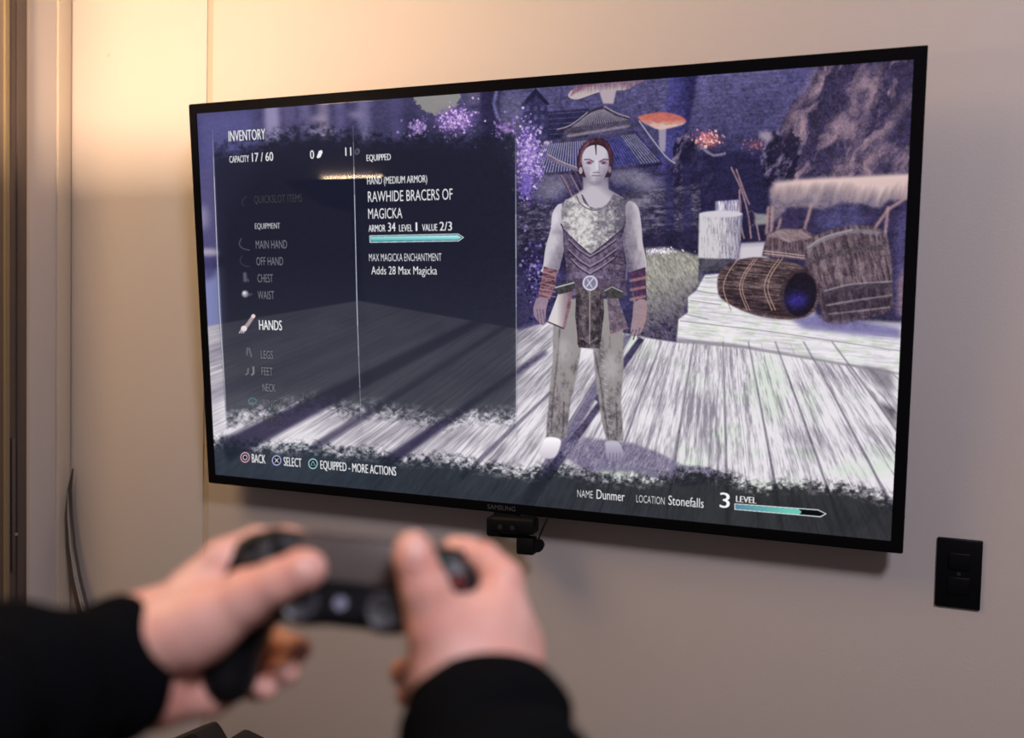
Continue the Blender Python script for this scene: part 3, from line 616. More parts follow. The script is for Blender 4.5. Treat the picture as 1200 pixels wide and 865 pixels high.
# ================================================================ the floor lamp whose light warms the upper wall (outside the picture, mirrored in the screen)
LX, LY, LZ = -1.44, -1.02, 1.674
lamp = thing('floor_lamp', 'tall dark uplighter floor lamp standing left of the camera', 'lamp', Matrix.Translation((LX, LY, 0)))
M_dark = mat('black_lamp_metal', (.02, .02, .02, 1), .4, .6)
B().lathe([(0, 0), (.15, 0), (.15, .012), (.03, .03), (0, .03)]).make('base', M_dark, lamp)
B().cyl((0, 0, .80), .012, .012, 1.56).make('pole', M_dark, lamp)
B().lathe([(.012, LZ - .10), (.10, LZ - .07), (.17, LZ - .03), (.20, LZ + .004), (.197, LZ + .004), (.167, LZ - .028), (.10, LZ - .065), (0, LZ - .085)]).make('bowl', M_dark, lamp)
M_glow = bpy.data.materials.new('glowing_diffuser'); M_glow.use_nodes = True; nt = M_glow.node_tree; nt.nodes.clear()
em = nt.nodes.new('ShaderNodeEmission'); em.inputs[0].default_value = (1, .68, .45, 1); em.inputs[1].default_value = UPLIGHT; om = nt.nodes.new('ShaderNodeOutputMaterial'); nt.links.new(em.outputs[0], om.inputs[0])
B().tube([(-.130, -.055, LZ - .0175), (.130, .055, LZ - .0175)], .022, 16).make('glowing_tube', M_glow, lamp)
for s_ in (-1, 1): B().tube([(s_ * .128, s_ * .054, LZ - .0175), (s_ * .141, s_ * .058, LZ - .018), (s_ * .12, s_ * .012, LZ - .062)], .006, 8).make('tube_holder', M_dark, lamp)

# ================================================================ the television
TVT = 0.09143
tv_u = Vector((1, 0, 0)); tv_v = Vector((0, -math.sin(TVT), math.cos(TVT))); tv_n = Vector((0, -math.cos(TVT), -math.sin(TVT)))
TVC = Vector((-.60436, -.11057, 1.44578))
MT = Matrix(((1, tv_v.x, tv_n.x, TVC.x), (0, tv_v.y, tv_n.y, TVC.y), (0, tv_v.z, tv_n.z, TVC.z), (0, 0, 0, 1)))
# television's own axes: x right, y up the screen, z out of the screen
tv = thing('television', 'large black flat screen television tilted on the wall, showing a game inventory screen', 'television', MT)
M_bez = mat('gloss_black_bezel', (.004, .004, .005, 1), .2, spec=.10); M_blk = mat('matt_black_plastic', (.004, .004, .005, 1), .5, spec=.15)
SW, SH, OW, OH = 1.328, .747, 1.3644, .7856
def frame_bm(w0, h0, w1, h1, z0, z1, bev):
    b = bmesh.new()
    pts = [[(s * w / 2, t * h / 2) for s, t in ((-1, -1), (1, -1), (1, 1), (-1, 1))] for w, h in ((w0, h0), (w1, h1))]
    v = [[b.verts.new((x, y, z)) for x, y in pts[i]] for i in (0, 1) for z in (z0, z1)]   # in0,in1,out0,out1
    for k in range(4):
        j = (k + 1) % 4
        b.faces.new((v[1][k], v[1][j], v[3][j], v[3][k])); b.faces.new((v[0][j], v[0][k], v[2][k], v[2][j]))
        b.faces.new((v[2][k], v[2][j], v[3][j], v[3][k])); b.faces.new((v[0][k], v[0][j], v[1][j], v[1][k]))
    bmesh.ops.bevel(b, geom=[e for e in b.edges if all(abs(abs(x.co.x) - w1 / 2) < 1e-6 for x in e.verts) or all(abs(abs(x.co.y) - h1 / 2) < 1e-6 for x in e.verts)], offset=bev, segments=3, affect='EDGES')
    return b
q = B(); q.bm.free(); q.bm = frame_bm(SW, SH, OW, OH, -.022, .004, .002); q.make('bezel', M_bez, tv)
q = B(); q.bm.free(); q.bm = frame_bm(OW - .002, OH - .002, OW + .002, OH + .002, -.024, -.002, .001); q.make('outer_rim', mat('dark_rim_metal', (.03, .03, .034, 1), .3, .7), tv)
hb = B().box((0, 0, -.024), (OW - .02, OH - .02, .012), .004).box((0, -.02, -.038), (.80, .46, .030), .01)
hb.make('back_housing', M_blk, tv)
# tilting wall bracket
mb = B().box((0, .02, -.0575), (.42, .24, .012), .002).box((-.16, .08, -.072), (.03, .34, .024), .002).box((.16, .08, -.072), (.03, .34, .024), .002)
mb.make('wall_bracket', mat('bracket_steel', (.05, .05, .05, 1), .5, .7), tv)

def text_tris(body, bold=0.0):
    cu = bpy.data.curves.new('lettering', 'FONT'); cu.body = body; cu.size = 1; cu.offset = bold; cu.resolution_u = 3; cu.fill_mode = 'FRONT'
    o = bpy.data.objects.new('lettering', cu); sc.collection.objects.link(o); dg = bpy.context.evaluated_depsgraph_get()
    me = o.evaluated_get(dg).to_mesh(); me.calc_loop_triangles()
    V = np.array([v.co[:2] for v in me.vertices]); T = np.array([t.vertices[:] for t in me.loop_triangles])
    bpy.data.objects.remove(o); bpy.data.curves.remove(cu); return V, T
V_, _ = text_tris('H'); CAP = V_[:, 1].max()

def write(body, x0, y0, x1, y1, cap, col, bold=.024, a=1.0, shadow=.5):
    """print words on the screen picture: baseline start and end, capital height"""
    u0, v0 = to_flat(x0, y0); u1, v1 = to_flat(x1, y1); _, vt = to_flat(x0, y0 - cap)
    V, T = text_tris(body, 0)
    lo, hi = V[:, 0].min(), V[:, 0].max(); sx_ = (u1 - u0) / (hi - lo); sy_ = (v0 - vt) / CAP; v0 = (v0 + v1) / 2
    P = np.stack([u0 + (V[:, 0] - lo) * sx_, v0 - V[:, 1] * sy_], 1)
    x_0, y_0 = int(P[:, 0].min()) - 6, int(P[:, 1].min()) - 6; w, h = int(P[:, 0].max()) + 7 - x_0, int(P[:, 1].max()) + 7 - y_0
    ms = []
    for dx in (-bold * 25, bold * 25):
        m = np.zeros((h, w), np.float32); ms.append(m)
        for t in T:
            r = raster(P[t] - (x_0 + dx, y_0), w, h, 3)
            if r: m[r[1]:r[1] + r[2].shape[0], r[0]:r[0] + r[2].shape[1]] += r[2]
    m = np.clip(np.maximum(*ms), 0, 1); m = (m * .6 + boxblur(m, 1) * .4); sh = np.clip(boxblur(m, 2) * 1.6, 0, 1)
    R = flat[y_0:y_0 + h, x_0:x_0 + w]
    if shadow: R *= (1 - sh * shadow)[..., None]
    R[:] = R * (1 - m * a)[..., None] + np.array(col, np.float32) * (m * a)[..., None]

W_ = (240, 240, 244)
for a in (
    ('INVENTORY', 268, 166.1, 310.8, 163.1, 12.2, W_), ('CAPACITY', 269, 190.6, 291.8, 189.9, 7.8, W_), ('17 / 60', 295.4, 189.9, 320, 188.2, 10.3, W_),
    ('0', 363.2, 186.2, 367.8, 186, 10, W_), ('11', 404.4, 182.9, 411.2, 182.5, 10, W_), ('EQUIPPED', 429.2, 189.2, 457.4, 187.2, 7.4, W_),
    ('HAND (MEDIUM ARMOR)', 429.9, 215.7, 500, 214.1, 8.4, (226, 226, 230)), ('RAWHIDE BRACERS OF', 430.9, 236.5, 529.8, 233.8, 12.4, W_, .010),
    ('MAGICKA', 431.2, 256.3, 471, 255.4, 12.0, W_, .010), ('ARMOR', 431.6, 271.4, 451.3, 271, 8, W_), ('34', 454.4, 271, 463, 270.8, 10.3, W_),
    ('LEVEL', 467.4, 271, 482.9, 270.7, 8, W_), ('1', 486.8, 270.6, 488.5, 270.5, 10.3, W_), ('VALUE', 494.3, 270.4, 512, 270.1, 8, W_), ('2/3', 514.7, 270.1, 529.1, 269.8, 10.3, W_),
    ('MAX MAGICKA ENCHANTMENT', 432.2, 305.9, 517, 305.3, 8.8, W_, .006), ('Adds 28 Max Magicka', 434.9, 321.3, 511.7, 321, 9.4, W_, .012),
    ('QUICKSLOT ITEMS', 297.8, 237.5, 353.8, 236.9, 9, (62, 64, 78), .01), ('EQUIPMENT', 298.8, 268, 328, 267.4, 6.7, (186, 186, 192)),
    ('MAIN HAND', 299.8, 291.2, 336.3, 290.5, 9.6, (122, 124, 136), .008), ('OFF HAND', 300.5, 310.6, 331.7, 310.2, 9.6, (122, 124, 136), .008),
    ('CHEST', 301.8, 330.4, 319.9, 330, 9.4, (124, 126, 138), .008), ('WAIST', 302.1, 350.2, 321.3, 349.5, 9.4, (124, 126, 138), .008),
    ('HANDS', 303.8, 385.9, 330.3, 386.2, 11.4, W_, .03), ('LEGS', 305.8, 419.4, 319.9, 419.7, 9.3, (128, 130, 138), .008), ('FEET', 306.5, 438.9, 319.6, 439.2, 9.3, (128, 130, 138), .008),
    ('NECK', 307.8, 457.6, 322.9, 458.3, 9, (134, 136, 146), .006), ('RING 1', 308.2, 476.4, 329.6, 477, 9, (116, 118, 126), .004), ('RING 2', 308.5, 494.8, 330.6, 495, 8.6, (110, 110, 118), .002, .6),
    ('BACK', 295.4, 541.1, 311.2, 542.1, 10, W_), ('SELECT', 332.7, 544.8, 353.4, 546.5, 10, W_), ('EQUIPPED - MORE ACTIONS', 375.6, 549.2, 464.1, 556.2, 10, W_),
    ('NAME', 676.7, 582.1, 695, 583.6, 8.7, W_, .0), ('Dunmer', 699.4, 584.7, 732.4, 586.5, 11, W_, .012), ('LOCATION', 746, 588.7, 779.3, 590.6, 8.7, W_, .0),
    ('Stonefalls', 783.7, 591.7, 825.2, 594.6, 11, W_, .012), ('3', 844.2, 594.6, 855.6, 595.2, 17.6, (250, 250, 252), .035), ('LEVEL', 863.3, 588.2, 887.1, 589.8, 7.4, W_, .03)):
    write(*a)

px = np.ones((TH, TW, 4), np.float32); px[..., :3] = np.clip(flat[::-1] / 255, 0, 1)
img = bpy.data.images.new('screen_picture', TW, TH); img.colorspace_settings.name = 'sRGB'; img.pixels.foreach_set(px.ravel()); img.update(); img.pack()
M_scr = bpy.data.materials.new('lit_screen'); M_scr.use_nodes = True; nt = M_scr.node_tree; p = nt.nodes['Principled BSDF']
p.inputs['Base Color'].default_value = (.002, .002, .003, 1); p.inputs['Roughness'].default_value = .045; p.inputs['Specular IOR Level'].default_value = .45
tx = nt.nodes.new('ShaderNodeTexImage'); tx.image = img; tx.interpolation = 'Linear'; tx.extension = 'EXTEND'
nt.links.new(tx.outputs[0], p.inputs['Emission Color']); p.inputs['Emission Strength'].default_value = 1.0
me = bpy.data.meshes.new('screen'); w, h = SW / 2, SH / 2
me.from_pydata([(-w, -h, .001), (w, -h, .001), (w, h, .001), (-w, h, .001), (-w, -h, -.012), (w, -h, -.012), (w, h, -.012), (-w, h, -.012)], [], [(0, 1, 2, 3), (7, 6, 5, 4), (0, 4, 5, 1), (1, 5, 6, 2), (2, 6, 7, 3), (3, 7, 4, 0)])
uv = me.uv_layers.new(name='flat')
for i, c in enumerate(((0, 0), (1, 0), (1, 1), (0, 1))): uv.data[i].uv = c
for i in range(4, 24): uv.data[i].uv = (.0, .0)
link('screen', me, M_scr, tv)

def text_mesh(name, body, size, m, parent, loc, ex=.0004, sxx=1.0, bold=0, rot=None):
    cu = bpy.data.curves.new(name, 'FONT'); cu.body = body; cu.size = size; cu.extrude = ex; cu.offset = bold; cu.align_x = 'CENTER'; cu.align_y = 'CENTER'; cu.resolution_u = 3
    o = bpy.data.objects.new(name, cu); sc.collection.objects.link(o); me = bpy.data.meshes.new_from_object(o.evaluated_get(bpy.context.evaluated_depsgraph_get()))
    bpy.data.objects.remove(o); bpy.data.curves.remove(cu); me.materials.clear(); o = link(name, me, m, parent); o.location = loc; o.scale = (sxx, 1, 1)
    if rot: o.rotation_euler = rot
    return o
text_mesh('maker_lettering', 'SAMSUNG', .0125, mat('grey_print', (.07, .07, .072, 1), .4), tv, (-.008, -SH / 2 - .0095, .0044), .0003, 1.0, 0)
B().box((.0, -OH / 2 - .0035, -.004), (.05, .007, .016), .002).make('sensor_tab', M_blk, tv)

# ================================================================ sensor camera clipped under the television
def wallpt(px_, py_, y=0.0):
    d = CF + CR * ((px_ - 600) / 1063.87) - CU * ((py_ - 432.5) / 1063.87); return CAMP + d * ((y - CAMP.y) / d.y)
cp = wallpt(598, 618, -.098)
wc = thing('camera_sensor', 'small black camera clipped under the middle of the television', 'camera', Matrix.Translation(cp) @ Matrix.Rotation(math.radians(-2), 4, 'Y'))
B().box((.008, .0, .006), (.086, .034, .030), .006, seg=3).make('housing', M_blk, wc)
B().box((-.030, .0, .001), (.026, .030, .036), .005).make('end_cap', M_blk, wc)
B().box((.0, .012, -.012), (.060, .030, .016), .004).make('lower_shell', M_blk, wc)
B().box((.030, .006, -.032), (.034, .026, .032), .004).make('clip_foot', M_blk, wc)
M_lens = mat('lens_glass', (.02, .02, .03, 1), .15)
for x in (-.012, .012): B().cyl((x, -.018, .004), .0085, .0075, .004, 'Y', 24).make('lens_ring', M_blk, wc)
for x in (-.012, .012): B().cyl((x, -.0205, .004), .0045, .0035, .002, 'Y', 20).make('lens', M_lens, wc)
B().cyl((.053, .004, -.030), .012, .010, .014, 'Y', 20).box((.047, .006, -.028), (.014, .010, .012), .002).make('hinge_knob', M_blk, wc)
B().tube([(.052, .006, -.022), (.056, .008, -.010), (.060, .010, .000), (.065, .012, .012), (.068, .016, .020)], .0016, 8).make('cable', M_blk, wc)

# ================================================================ wall outlet
op = Vector((.1672, 0, 1.0155))
ol = thing('wall_outlet', 'black rectangular wall outlet plate right of the television', 'outlet', Matrix.Translation(op))
B().box((0, -.003, 0), (.0677, .006, .1150), .0022, seg=3).make('cover_plate', mat('black_outlet_plastic', (.004, .004, .005, 1), .35, spec=.12), ol)
M_in = mat('black_outlet_insert', (.004, .004, .005, 1), .35, spec=.12)
for z in (.020, -.020):
    r_ = B().box((0, -.0072, z), (.033, .0030, .028), .0014, seg=3).make('receptacle', M_in, ol)
    for x in (-.0065, .0065): B().box((x, -.0088, z + .003), (.0018, .0006, .0080)).make('slot', M_blk, r_, smooth=False)
for z in (0, ): B().cyl((0, -.0065, z), .003, .003, .0015, 'Y', 16).make('screw', mat('dark_screw', (.08, .08, .08, 1), .3, .8), ol)

# ================================================================ curved blade leaning by the corner, and the black cases below the television
bpts = [wallpt(*c) for c in ((85.5, 549, -.012), (81.5, 575, -.016), (80.5, 605, -.020), (83, 640, -.026), (88, 675, -.034), (95, 705, -.042), (104, 740, -.052), (120, 800, -.064), (140, 860, -.074))]
bl = thing('curved_bow', 'thin curved dark bow limb with pale edge leaning in the left wall corner', 'bow', Matrix.Identity(4))
p2 = [Vector((-1.64, -.085, .35)), Vector((-1.66, -.095, .15)), Vector((-1.70, -.10, .004))]
allp = bpts + p2; rr = [.0018, .006, .010, .0125, .0145, .015, .015, .015, .015, .015, .011, .006]
B().tube(allp, rr, 12, .8).make('limb', mat('dark_horn', (.055, .042, .034, 1), .35, var=.4, vscale=30), bl)
edge = [Vector(p) + Vector((.004 if i < 2 else .0085, -.009, 0)) for i, p in enumerate(allp)]
B().tube(edge[1:], [.0008] + [.0022] * (len(edge) - 2), 8).make('edging', mat('pale_edge', (.42, .38, .34, 1), .3, .4), bl)

M_case = mat('black_case_fabric', (.012, .010, .010, 1), .75, bump=.3, bscale=500)
tb = thing('side_table', 'low dark table against the wall below the television', 'table', Matrix.Translation((-1.05, -.30, 0)))
B().box((0, 0, .385), (.80, .40, .03), .004).make('tabletop', mat('dark_wood', (.05, .03, .02, 1), .4, var=.3, vscale=10), tb)
for x in (-.36, .36):
    for y in (-.17, .17): B().box((x, y, .185), (.04, .04, .37), .003).make('leg', bpy.data.materials['dark_wood'], tb)
def case(corner_px, depth, a0, w, h, d, label):
    """a case with one rounded corner upward; a0 = how far its top edge dips to the right"""
    c = wallpt(corner_px[0], corner_px[1], depth); o = thing('equipment_case', label, 'case', Matrix.Translation(c), 'black cases under the television')
    return o
def slab(o, outline, thick, name, m, bev):
    b = bmesh.new(); f = [b.verts.new((x, -thick / 2, z)) for x, z in outline]; g = [b.verts.new((x, thick / 2, z)) for x, z in outline]; n = len(outline)
    b.faces.new(f); b.faces.new(g[::-1])
    for k in range(n): b.faces.new((f[k], g[k], g[(k + 1) % n], f[(k + 1) % n]))
    bmesh.ops.recalc_face_normals(b, faces=b.faces)
    bmesh.ops.bevel(b, geom=[e for e in b.edges if abs(e.verts[0].co.y - e.verts[1].co.y) < 1e-6], offset=bev, segments=2, affect='EDGES')
    q = B(); q.bm.free(); q.bm = b; return q.make(name, m, o)
o = case((241, 853), -.16, 0, 0, 0, 0, 'black case with a steep rounded top corner, left one on the dark table')
t0 = .400 - o.location.z
slab(o, [(0, 0), (.006, -.003), (.012, -.008), (.030, -.030), (.06, -.075), (.06, t0), (-.16, t0), (-.16, -.085), (-.10, -.050), (-.045, -.020), (-.010, -.002)], .07, 'shell', M_case, .003)
B().box((-.02, -.036, -.12), (.05, .004, .03), .001).make('flap', M_case, o)
o = case((271, 866), -.30, 0, 0, 0, 0, 'black case with a long gently sloping top, right one on the dark table')
t0 = .400 - o.location.z
slab(o, [(0, 0), (.008, .000), (.030, -.005), (.09, -.021), (.16, -.041), (.17, -.06), (.17, t0), (-.030, t0), (-.030, -.030), (-.016, -.012), (-.006, -.002)], .09, 'shell', M_case, .003)
B().box((.06, -.046, -.12), (.06, .004, .03), .001).make('flap', M_case, o)

# ================================================================ shapes grown from rounded volumes
def surface_net(f, lo, hi, h):
    n = [int(math.ceil((hi[i] - lo[i]) / h)) + 1 for i in range(3)]
    ax = [lo[i] + h * np.arange(n[i]) for i in range(3)]
    X, Y, Z = np.meshgrid(*ax, indexing='ij', sparse=False); F = f(X.astype(np.float32), Y.astype(np.float32), Z.astype(np.float32)); s = F < 0
    c = np.zeros([k - 1 for k in n], int); P = np.zeros([k - 1 for k in n] + [3]); cnt = np.zeros([k - 1 for k in n])
    corners = [(i, j, k) for i in (0, 1) for j in (0, 1) for k in (0, 1)]
    sl = lambda o: tuple(slice(o[a], n[a] - 1 + o[a]) for a in range(3))
    for o in corners: c += s[sl(o)]
    act = (c > 0) & (c < 8)
    for o in corners:
        for a in range(3):
            if o[a]: continue
            o2 = list(o); o2[a] = 1
            f0 = F[sl(o)]; f1 = F[sl(o2)]; m = act & ((f0 < 0) != (f1 < 0)); t = f0[m] / (f0[m] - f1[m])
            v = np.tile(np.array(o, float), (len(t), 1)); v[:, a] += t; P[m] += v; cnt[m] += 1
    idx = -np.ones(act.shape, int); idx[act] = np.arange(act.sum())
    g = np.argwhere(act); V = (g + P[act] / cnt[act][:, None]) * h + np.array(lo); faces = []
    for a in range(3):
        b, d = (a + 1) % 3, (a + 2) % 3
        o = [slice(1, n[k] - 1) for k in range(3)]; o[a] = slice(0, n[a] - 1); o2 = list(o); o2[a] = slice(1, n[a])
        s0 = s[tuple(o)]; s1 = s[tuple(o2)]; e = np.argwhere(s0 != s1)
        if len(e) == 0: continue
        flip = s0[tuple(e.T)]; base = e.copy(); base[:, b] += 1; base[:, d] += 1
        def cell(db, dd):
            q = base.copy(); q[:, b] += db; q[:, d] += dd; return idx[tuple(q.T)]
        Q = np.stack([cell(-1, -1), cell(0, -1), cell(0, 0), cell(-1, 0)], 1); Q[~flip] = Q[~flip][:, ::-1]; faces.append(Q)
    return V, np.concatenate(faces)

def rcone(X, Y, Z, a, b, r1, r2):
    ba = np.array(b, np.float32) - np.array(a, np.float32); L2 = float(ba @ ba) + 1e-9
    px_, py_, pz_ = X - a[0], Y - a[1], Z - a[2]; t = np.clip((px_ * ba[0] + py_ * ba[1] + pz_ * ba[2]) / L2, 0, 1)
    return np.sqrt((px_ - t * ba[0]) ** 2 + (py_ - t * ba[1]) ** 2 + (pz_ - t * ba[2]) ** 2) - (r1 + (r2 - r1) * t)
def smin(a, b, k):
    h = np.clip(.5 + .5 * (b - a) / k, 0, 1); return b + (a - b) * h - k * h * (1 - h)

def net_mesh(name, f, lo, hi, h, m, parent, relax=2):
    V, Fc = surface_net(f, lo, hi, h)
    me = bpy.data.meshes.new(name); me.from_pydata((V / 1000).tolist(), [], Fc.tolist()); me.update()
    bm = bmesh.new(); bm.from_mesh(me)
    for _ in range(relax): bmesh.ops.smooth_vert(bm, verts=bm.verts, factor=.5, use_axis_x=True, use_axis_y=True, use_axis_z=True)
    bmesh.ops.recalc_face_normals(bm, faces=bm.faces); bm.to_mesh(me); bm.free()
    return link(name, me, m, parent, True)

# the player's own space in millimetres: x right, y up, z back toward the player's eyes; origin at the game controller
D0 = 532.0
MC = cam.matrix_world @ Matrix.Translation((0, 0, 0))
def hp(x, y, z):
    """a point given by where it is seen and how many mm it lies nearer than the controller -> mm in the player's space"""
    d = D0 - z; return ((x - 600) / 1063.87 * d, (432.5 - y) / 1063.87 * d, -d)
ORG = Vector(hp(412, 682, 0))
def hl(x, y, z): return tuple(Vector(hp(x, y, z)) - ORG)
M_play = MC @ Matrix.Translation(ORG / 1000)

# ================================================================ game controller
M_pad = M_play @ Matrix.Rotation(math.radians(-6), 4, 'Z') @ Matrix.Rotation(math.radians(-14), 4, 'X')
gp = thing('game_controller', 'black wireless game controller held in both hands in front of the television', 'controller', M_pad)
M_body = mat('black_controller_plastic', (.006, .006, .007, 1), .36, bump=.06, bscale=900, spec=.3)
M_gloss = mat('black_controller_gloss', (.008, .008, .009, 1), .16); M_touch = mat('charcoal_touchpad', (.10, .085, .08, 1), .34); M_rub = mat('grey_rubber', (.03, .03, .032, 1), .55)
def pad_sdf(X, Y, Z):
    A = np.abs(X)
    q = [np.maximum(A - 46, 0), np.maximum(np.abs(Y) - 19, 0), np.maximum(np.abs(Z + 4) - 7, 0)]; s = np.sqrt(q[0] ** 2 + q[1] ** 2 + q[2] ** 2) - 7
    r = np.sqrt((A - 51) ** 2 + (Y - 1) ** 2); l = np.sqrt(np.maximum(r - 17, 0) ** 2 + np.maximum(np.abs(Z + 3) - 8, 0) ** 2) - 6
    s = smin(s, l, 6)
    s = smin(s, rcone(A, Y, Z, (56, -2, -8), (67, -40, -12), 21, 19), 9); s = smin(s, rcone(A, Y, Z, (67, -40, -12), (65, -60, -12), 19, 16.5), 6)
    r2 = np.sqrt((A - 23.5) ** 2 + (Y + 13.5) ** 2); s = smin(s, np.sqrt(np.maximum(r2 - 10, 0) ** 2 + np.maximum(np.abs(Z) - 3, 0) ** 2) - 4, 4)
    return s
net_mesh('body', pad_sdf, (-92, -84, -40), (92, 40, 22), 2.0, M_body, gp, 2)
k = .001
def scl(o): return o
B().box((0, .0115, .0100), (.062, .025, .0036), .0015, seg=3).make('touchpad', M_touch, gp)
B().box((0, .0240, -.006), (.060, .006, .010), .002).make('light_bar', mat('smoked_light_bar', (.02, .03, .08, 1), .3), gp)
for s_ in (-1, 1):
    st = B().lathe([(0, .0065), (.0125, .0065), (.0135, .0045), (.0135, .003), (0, .003)], (s_ * .0235, -.0135, .0035)).make('stick_well', M_gloss, gp)
    an = B().lathe([(.004, .006), (.0042, .013), (.0085, .0155), (.0095, .0185), (.0090, .0200), (.0068, .0190), (0, .0178)], (s_ * .0235, -.0135, .0035)).make('analog_stick', M_rub, gp)
    B().lathe([(.0086, .0188), (.0098, .0194), (.0092, .0206), (.0080, .0200)], (s_ * .0235, -.0135, .0035)).make('stick_rim', mat('glint_rubber_rim', (.10, .10, .12, 1), .2), an)  # rim colour raised above the rubber's to stand for a glint
    B().box((s_ * .036, .0180, .0100), (.005, .008, .003), .0012).make('menu_button', M_rub, gp)
    B().box((s_ * .050, .0205, -.005), (.030, .010, .010), .004, seg=3).make('shoulder_button', M_gloss, gp)
    B().box((s_ * .050, .0195, -.021), (.028, .012, .018), .006, seg=3).make('trigger', M_gloss, gp)
B().cyl((-.003, -.0125, .0098),   .0038, .0035, .004, 'Z', 28).make('home_button', mat('home_button_glint', (.30, .32, .42, 1), .2), gp)  # bluish glint put into the button's colour
for i in range(9): B().cyl(((i % 3 - 1) * .005, -.0035 - (i // 3) * .0016, .0100), .0007, .0007, .002, 'Z', 8).make('speaker_hole', M_blk, gp)
dp = B().box((-.051, .006, .0115), (.0075, .024, .004), .0015).box((-.051, .006, .0115), (.024, .0075, .004), .0015).make('direction_pad', M_rub, gp)
def sym(kind, c, col):
    m_ = mat('symbol_' + kind, col, .4); q = B(); z = c[2] + .0026
    if kind == 'ring': pts = [(c[0] + .0028 * math.cos(t * math.pi / 10), c[1] + .0028 * math.sin(t * math.pi / 10), z) for t in range(21)]; q.tube(pts, .0004, 6)
    if kind == 'triangle': q.tube([(c[0], c[1] + .003, z), (c[0] - .0028, c[1] - .0022, z), (c[0] + .0028, c[1] - .0022, z), (c[0], c[1] + .003, z)], .0004, 6)
    if kind == 'square': q.tube([(c[0] + a * .0024, c[1] + b * .0024, z) for a, b in ((-1, -1), (1, -1), (1, 1), (-1, 1), (-1, -1))], .0004, 6)
    if kind == 'cross': q.tube([(c[0] - .0024, c[1] - .0024, z), (c[0] + .0024, c[1] + .0024, z)], .0004, 6); q.tube([(c[0] - .0024, c[1] + .0024, z), (c[0] + .0024, c[1] - .0024, z)], .0004, 6)
    return q, m_
for kd, dx, dy, col in (('triangle', 0, .012, (.05, .42, .34, 1)), ('ring', .012, 0, (.55, .10, .10, 1)), ('cross', 0, -.012, (.18, .25, .6, 1)), ('square', -.012, 0, (.5, .2, .4, 1))):
    c = (.051 + dx, .006 + dy, .0115); bt = B().cyl(c, .0054, .0050, .005, 'Z', 28).make('action_button', M_gloss, gp)
    q, m_ = sym(kd, c, col); q.make('symbol', m_, bt)

# ================================================================ the player: two hands and the sleeves of a black jacket
def skin_mat():
    m = mat('skin', (.56, .27, .19, 1), .46, bump=.25, bscale=260, sss=.22, var=0); nt = m.node_tree; p = nt.nodes['Principled BSDF']
    tc = [n for n in nt.nodes if n.type == 'TEX_COORD'][0]; n = nt.nodes.new('ShaderNodeTexNoise'); n.inputs['Scale'].default_value = 28; n.inputs['Detail'].default_value = 4
    cr = nt.nodes.new('ShaderNodeValToRGB'); cr.color_ramp.elements[0].position = .35; cr.color_ramp.elements[0].color = (.78, .37, .29, 1); cr.color_ramp.elements[1].position = .68; cr.color_ramp.elements[1].color = (.86, .52, .43, 1)
    nt.links.new(tc.outputs['Object'], n.inputs['Vector']); nt.links.new(n.outputs['Fac'], cr.inputs[0]); nt.links.new(cr.outputs[0], p.inputs['Base Color']); return m
M_skin = skin_mat(); M_nail = mat('fingernail', (.84, .47, .39, 1), .42)
person = thing('person', 'person in a black jacket holding the game controller, only hands and sleeves in view', 'person', M_play)

def chain(F, X, Y, Z, pts, k):
    s = None
    for a, b in zip(pts, pts[1:]):
        c = rcone(X, Y, Z, hl(*a[:3]), hl(*b[:3]), a[3], b[3]); s = c if s is None else smin(s, c, k)
    return s
def hand(name, fingers, palm, lo, hi, creases=()):
    def f(X, Y, Z):
        P = None
        for a, b, kk in palm:
            c = rcone(X, Y, Z, hl(*a[:3]), hl(*b[:3]), a[3], b[3]); P = c if P is None else smin(P, c, kk)
        S = None
        for pts, kk in fingers:
            c = chain(None, X, Y, Z, pts, 3.0); g = smin(P, c, kk); S = g if S is None else np.minimum(S, g)
        for a, b, r, dpt in creases:
            c = rcone(X, Y, Z, hl(*a), hl(*b), r, r); S = np.maximum(S, -smin(c, c + 50, 1)) if dpt is None else S + dpt * np.exp(-np.clip(c + r, 0, 60) ** 2 / (r * r))
        return S
    return net_mesh(name, f, lo, hi, 1.7, M_skin, person, 2)

LF = [  # left hand: thumb, index, middle, ring, little
    ([(232, 740, 20, 19), (288, 700, 25, 15.5), (325, 682, 29, 12.0), (352, 669, 28, 11.4), (361, 667, 26, 10.6)], 12),
    ([(232, 690, 2, 15), (262, 656, 0, 12), (300, 638, -8, 10), (338, 635, -15, 9), (371, 641, -20, 7.6)], 9),
    ([(222, 712, -24, 13), (285, 735, -46, 10.5), (325, 754, -44, 9), (350, 761, -30, 8.2)], 6),
    ([(220, 745, -34, 13), (270, 768, -50, 10.2), (318, 784, -44, 9), (337, 787, -24, 8.8)], 6),
    ([(222, 778, -38, 12), (262, 795, -48, 9), (300, 806, -40, 8), (312, 806, -22, 7.6)], 6)]
LP = [((100, 775, 24, 28), (170, 765, 10, 27), 10), ((100, 800, 24, 25), (180, 800, 4, 24), 14), ((170, 760, 10, 26), (225, 735, 10, 22), 14), ((170, 760, 8, 24), (240, 690, -4, 14), 14),
      ((175, 745, 4, 24), (222, 712, -24, 13), 12), ((180, 780, 0, 24), (220, 745, -34, 13), 12), ((180, 800, 0, 22), (222, 778, -38, 12), 12),
      ((185, 805, 4, 21), (245, 806, -2, 15.5), 9), ((245, 806, -2, 15.5), (272, 800, -14, 12), 8), ((190, 745, 22, 17), (240, 725, 22, 18), 12)]
cr_l = (((196, 792, 26), (268, 778, 20), 5.0, 4.2), ((240, 790, 18), (285, 745, 20), 4.5, 3.0))
hlo = lambda pts, d: tuple(min(p[i] for p in pts) - d for i in range(3)); hhi = lambda pts, d: tuple(max(p[i] for p in pts) + d for i in range(3))
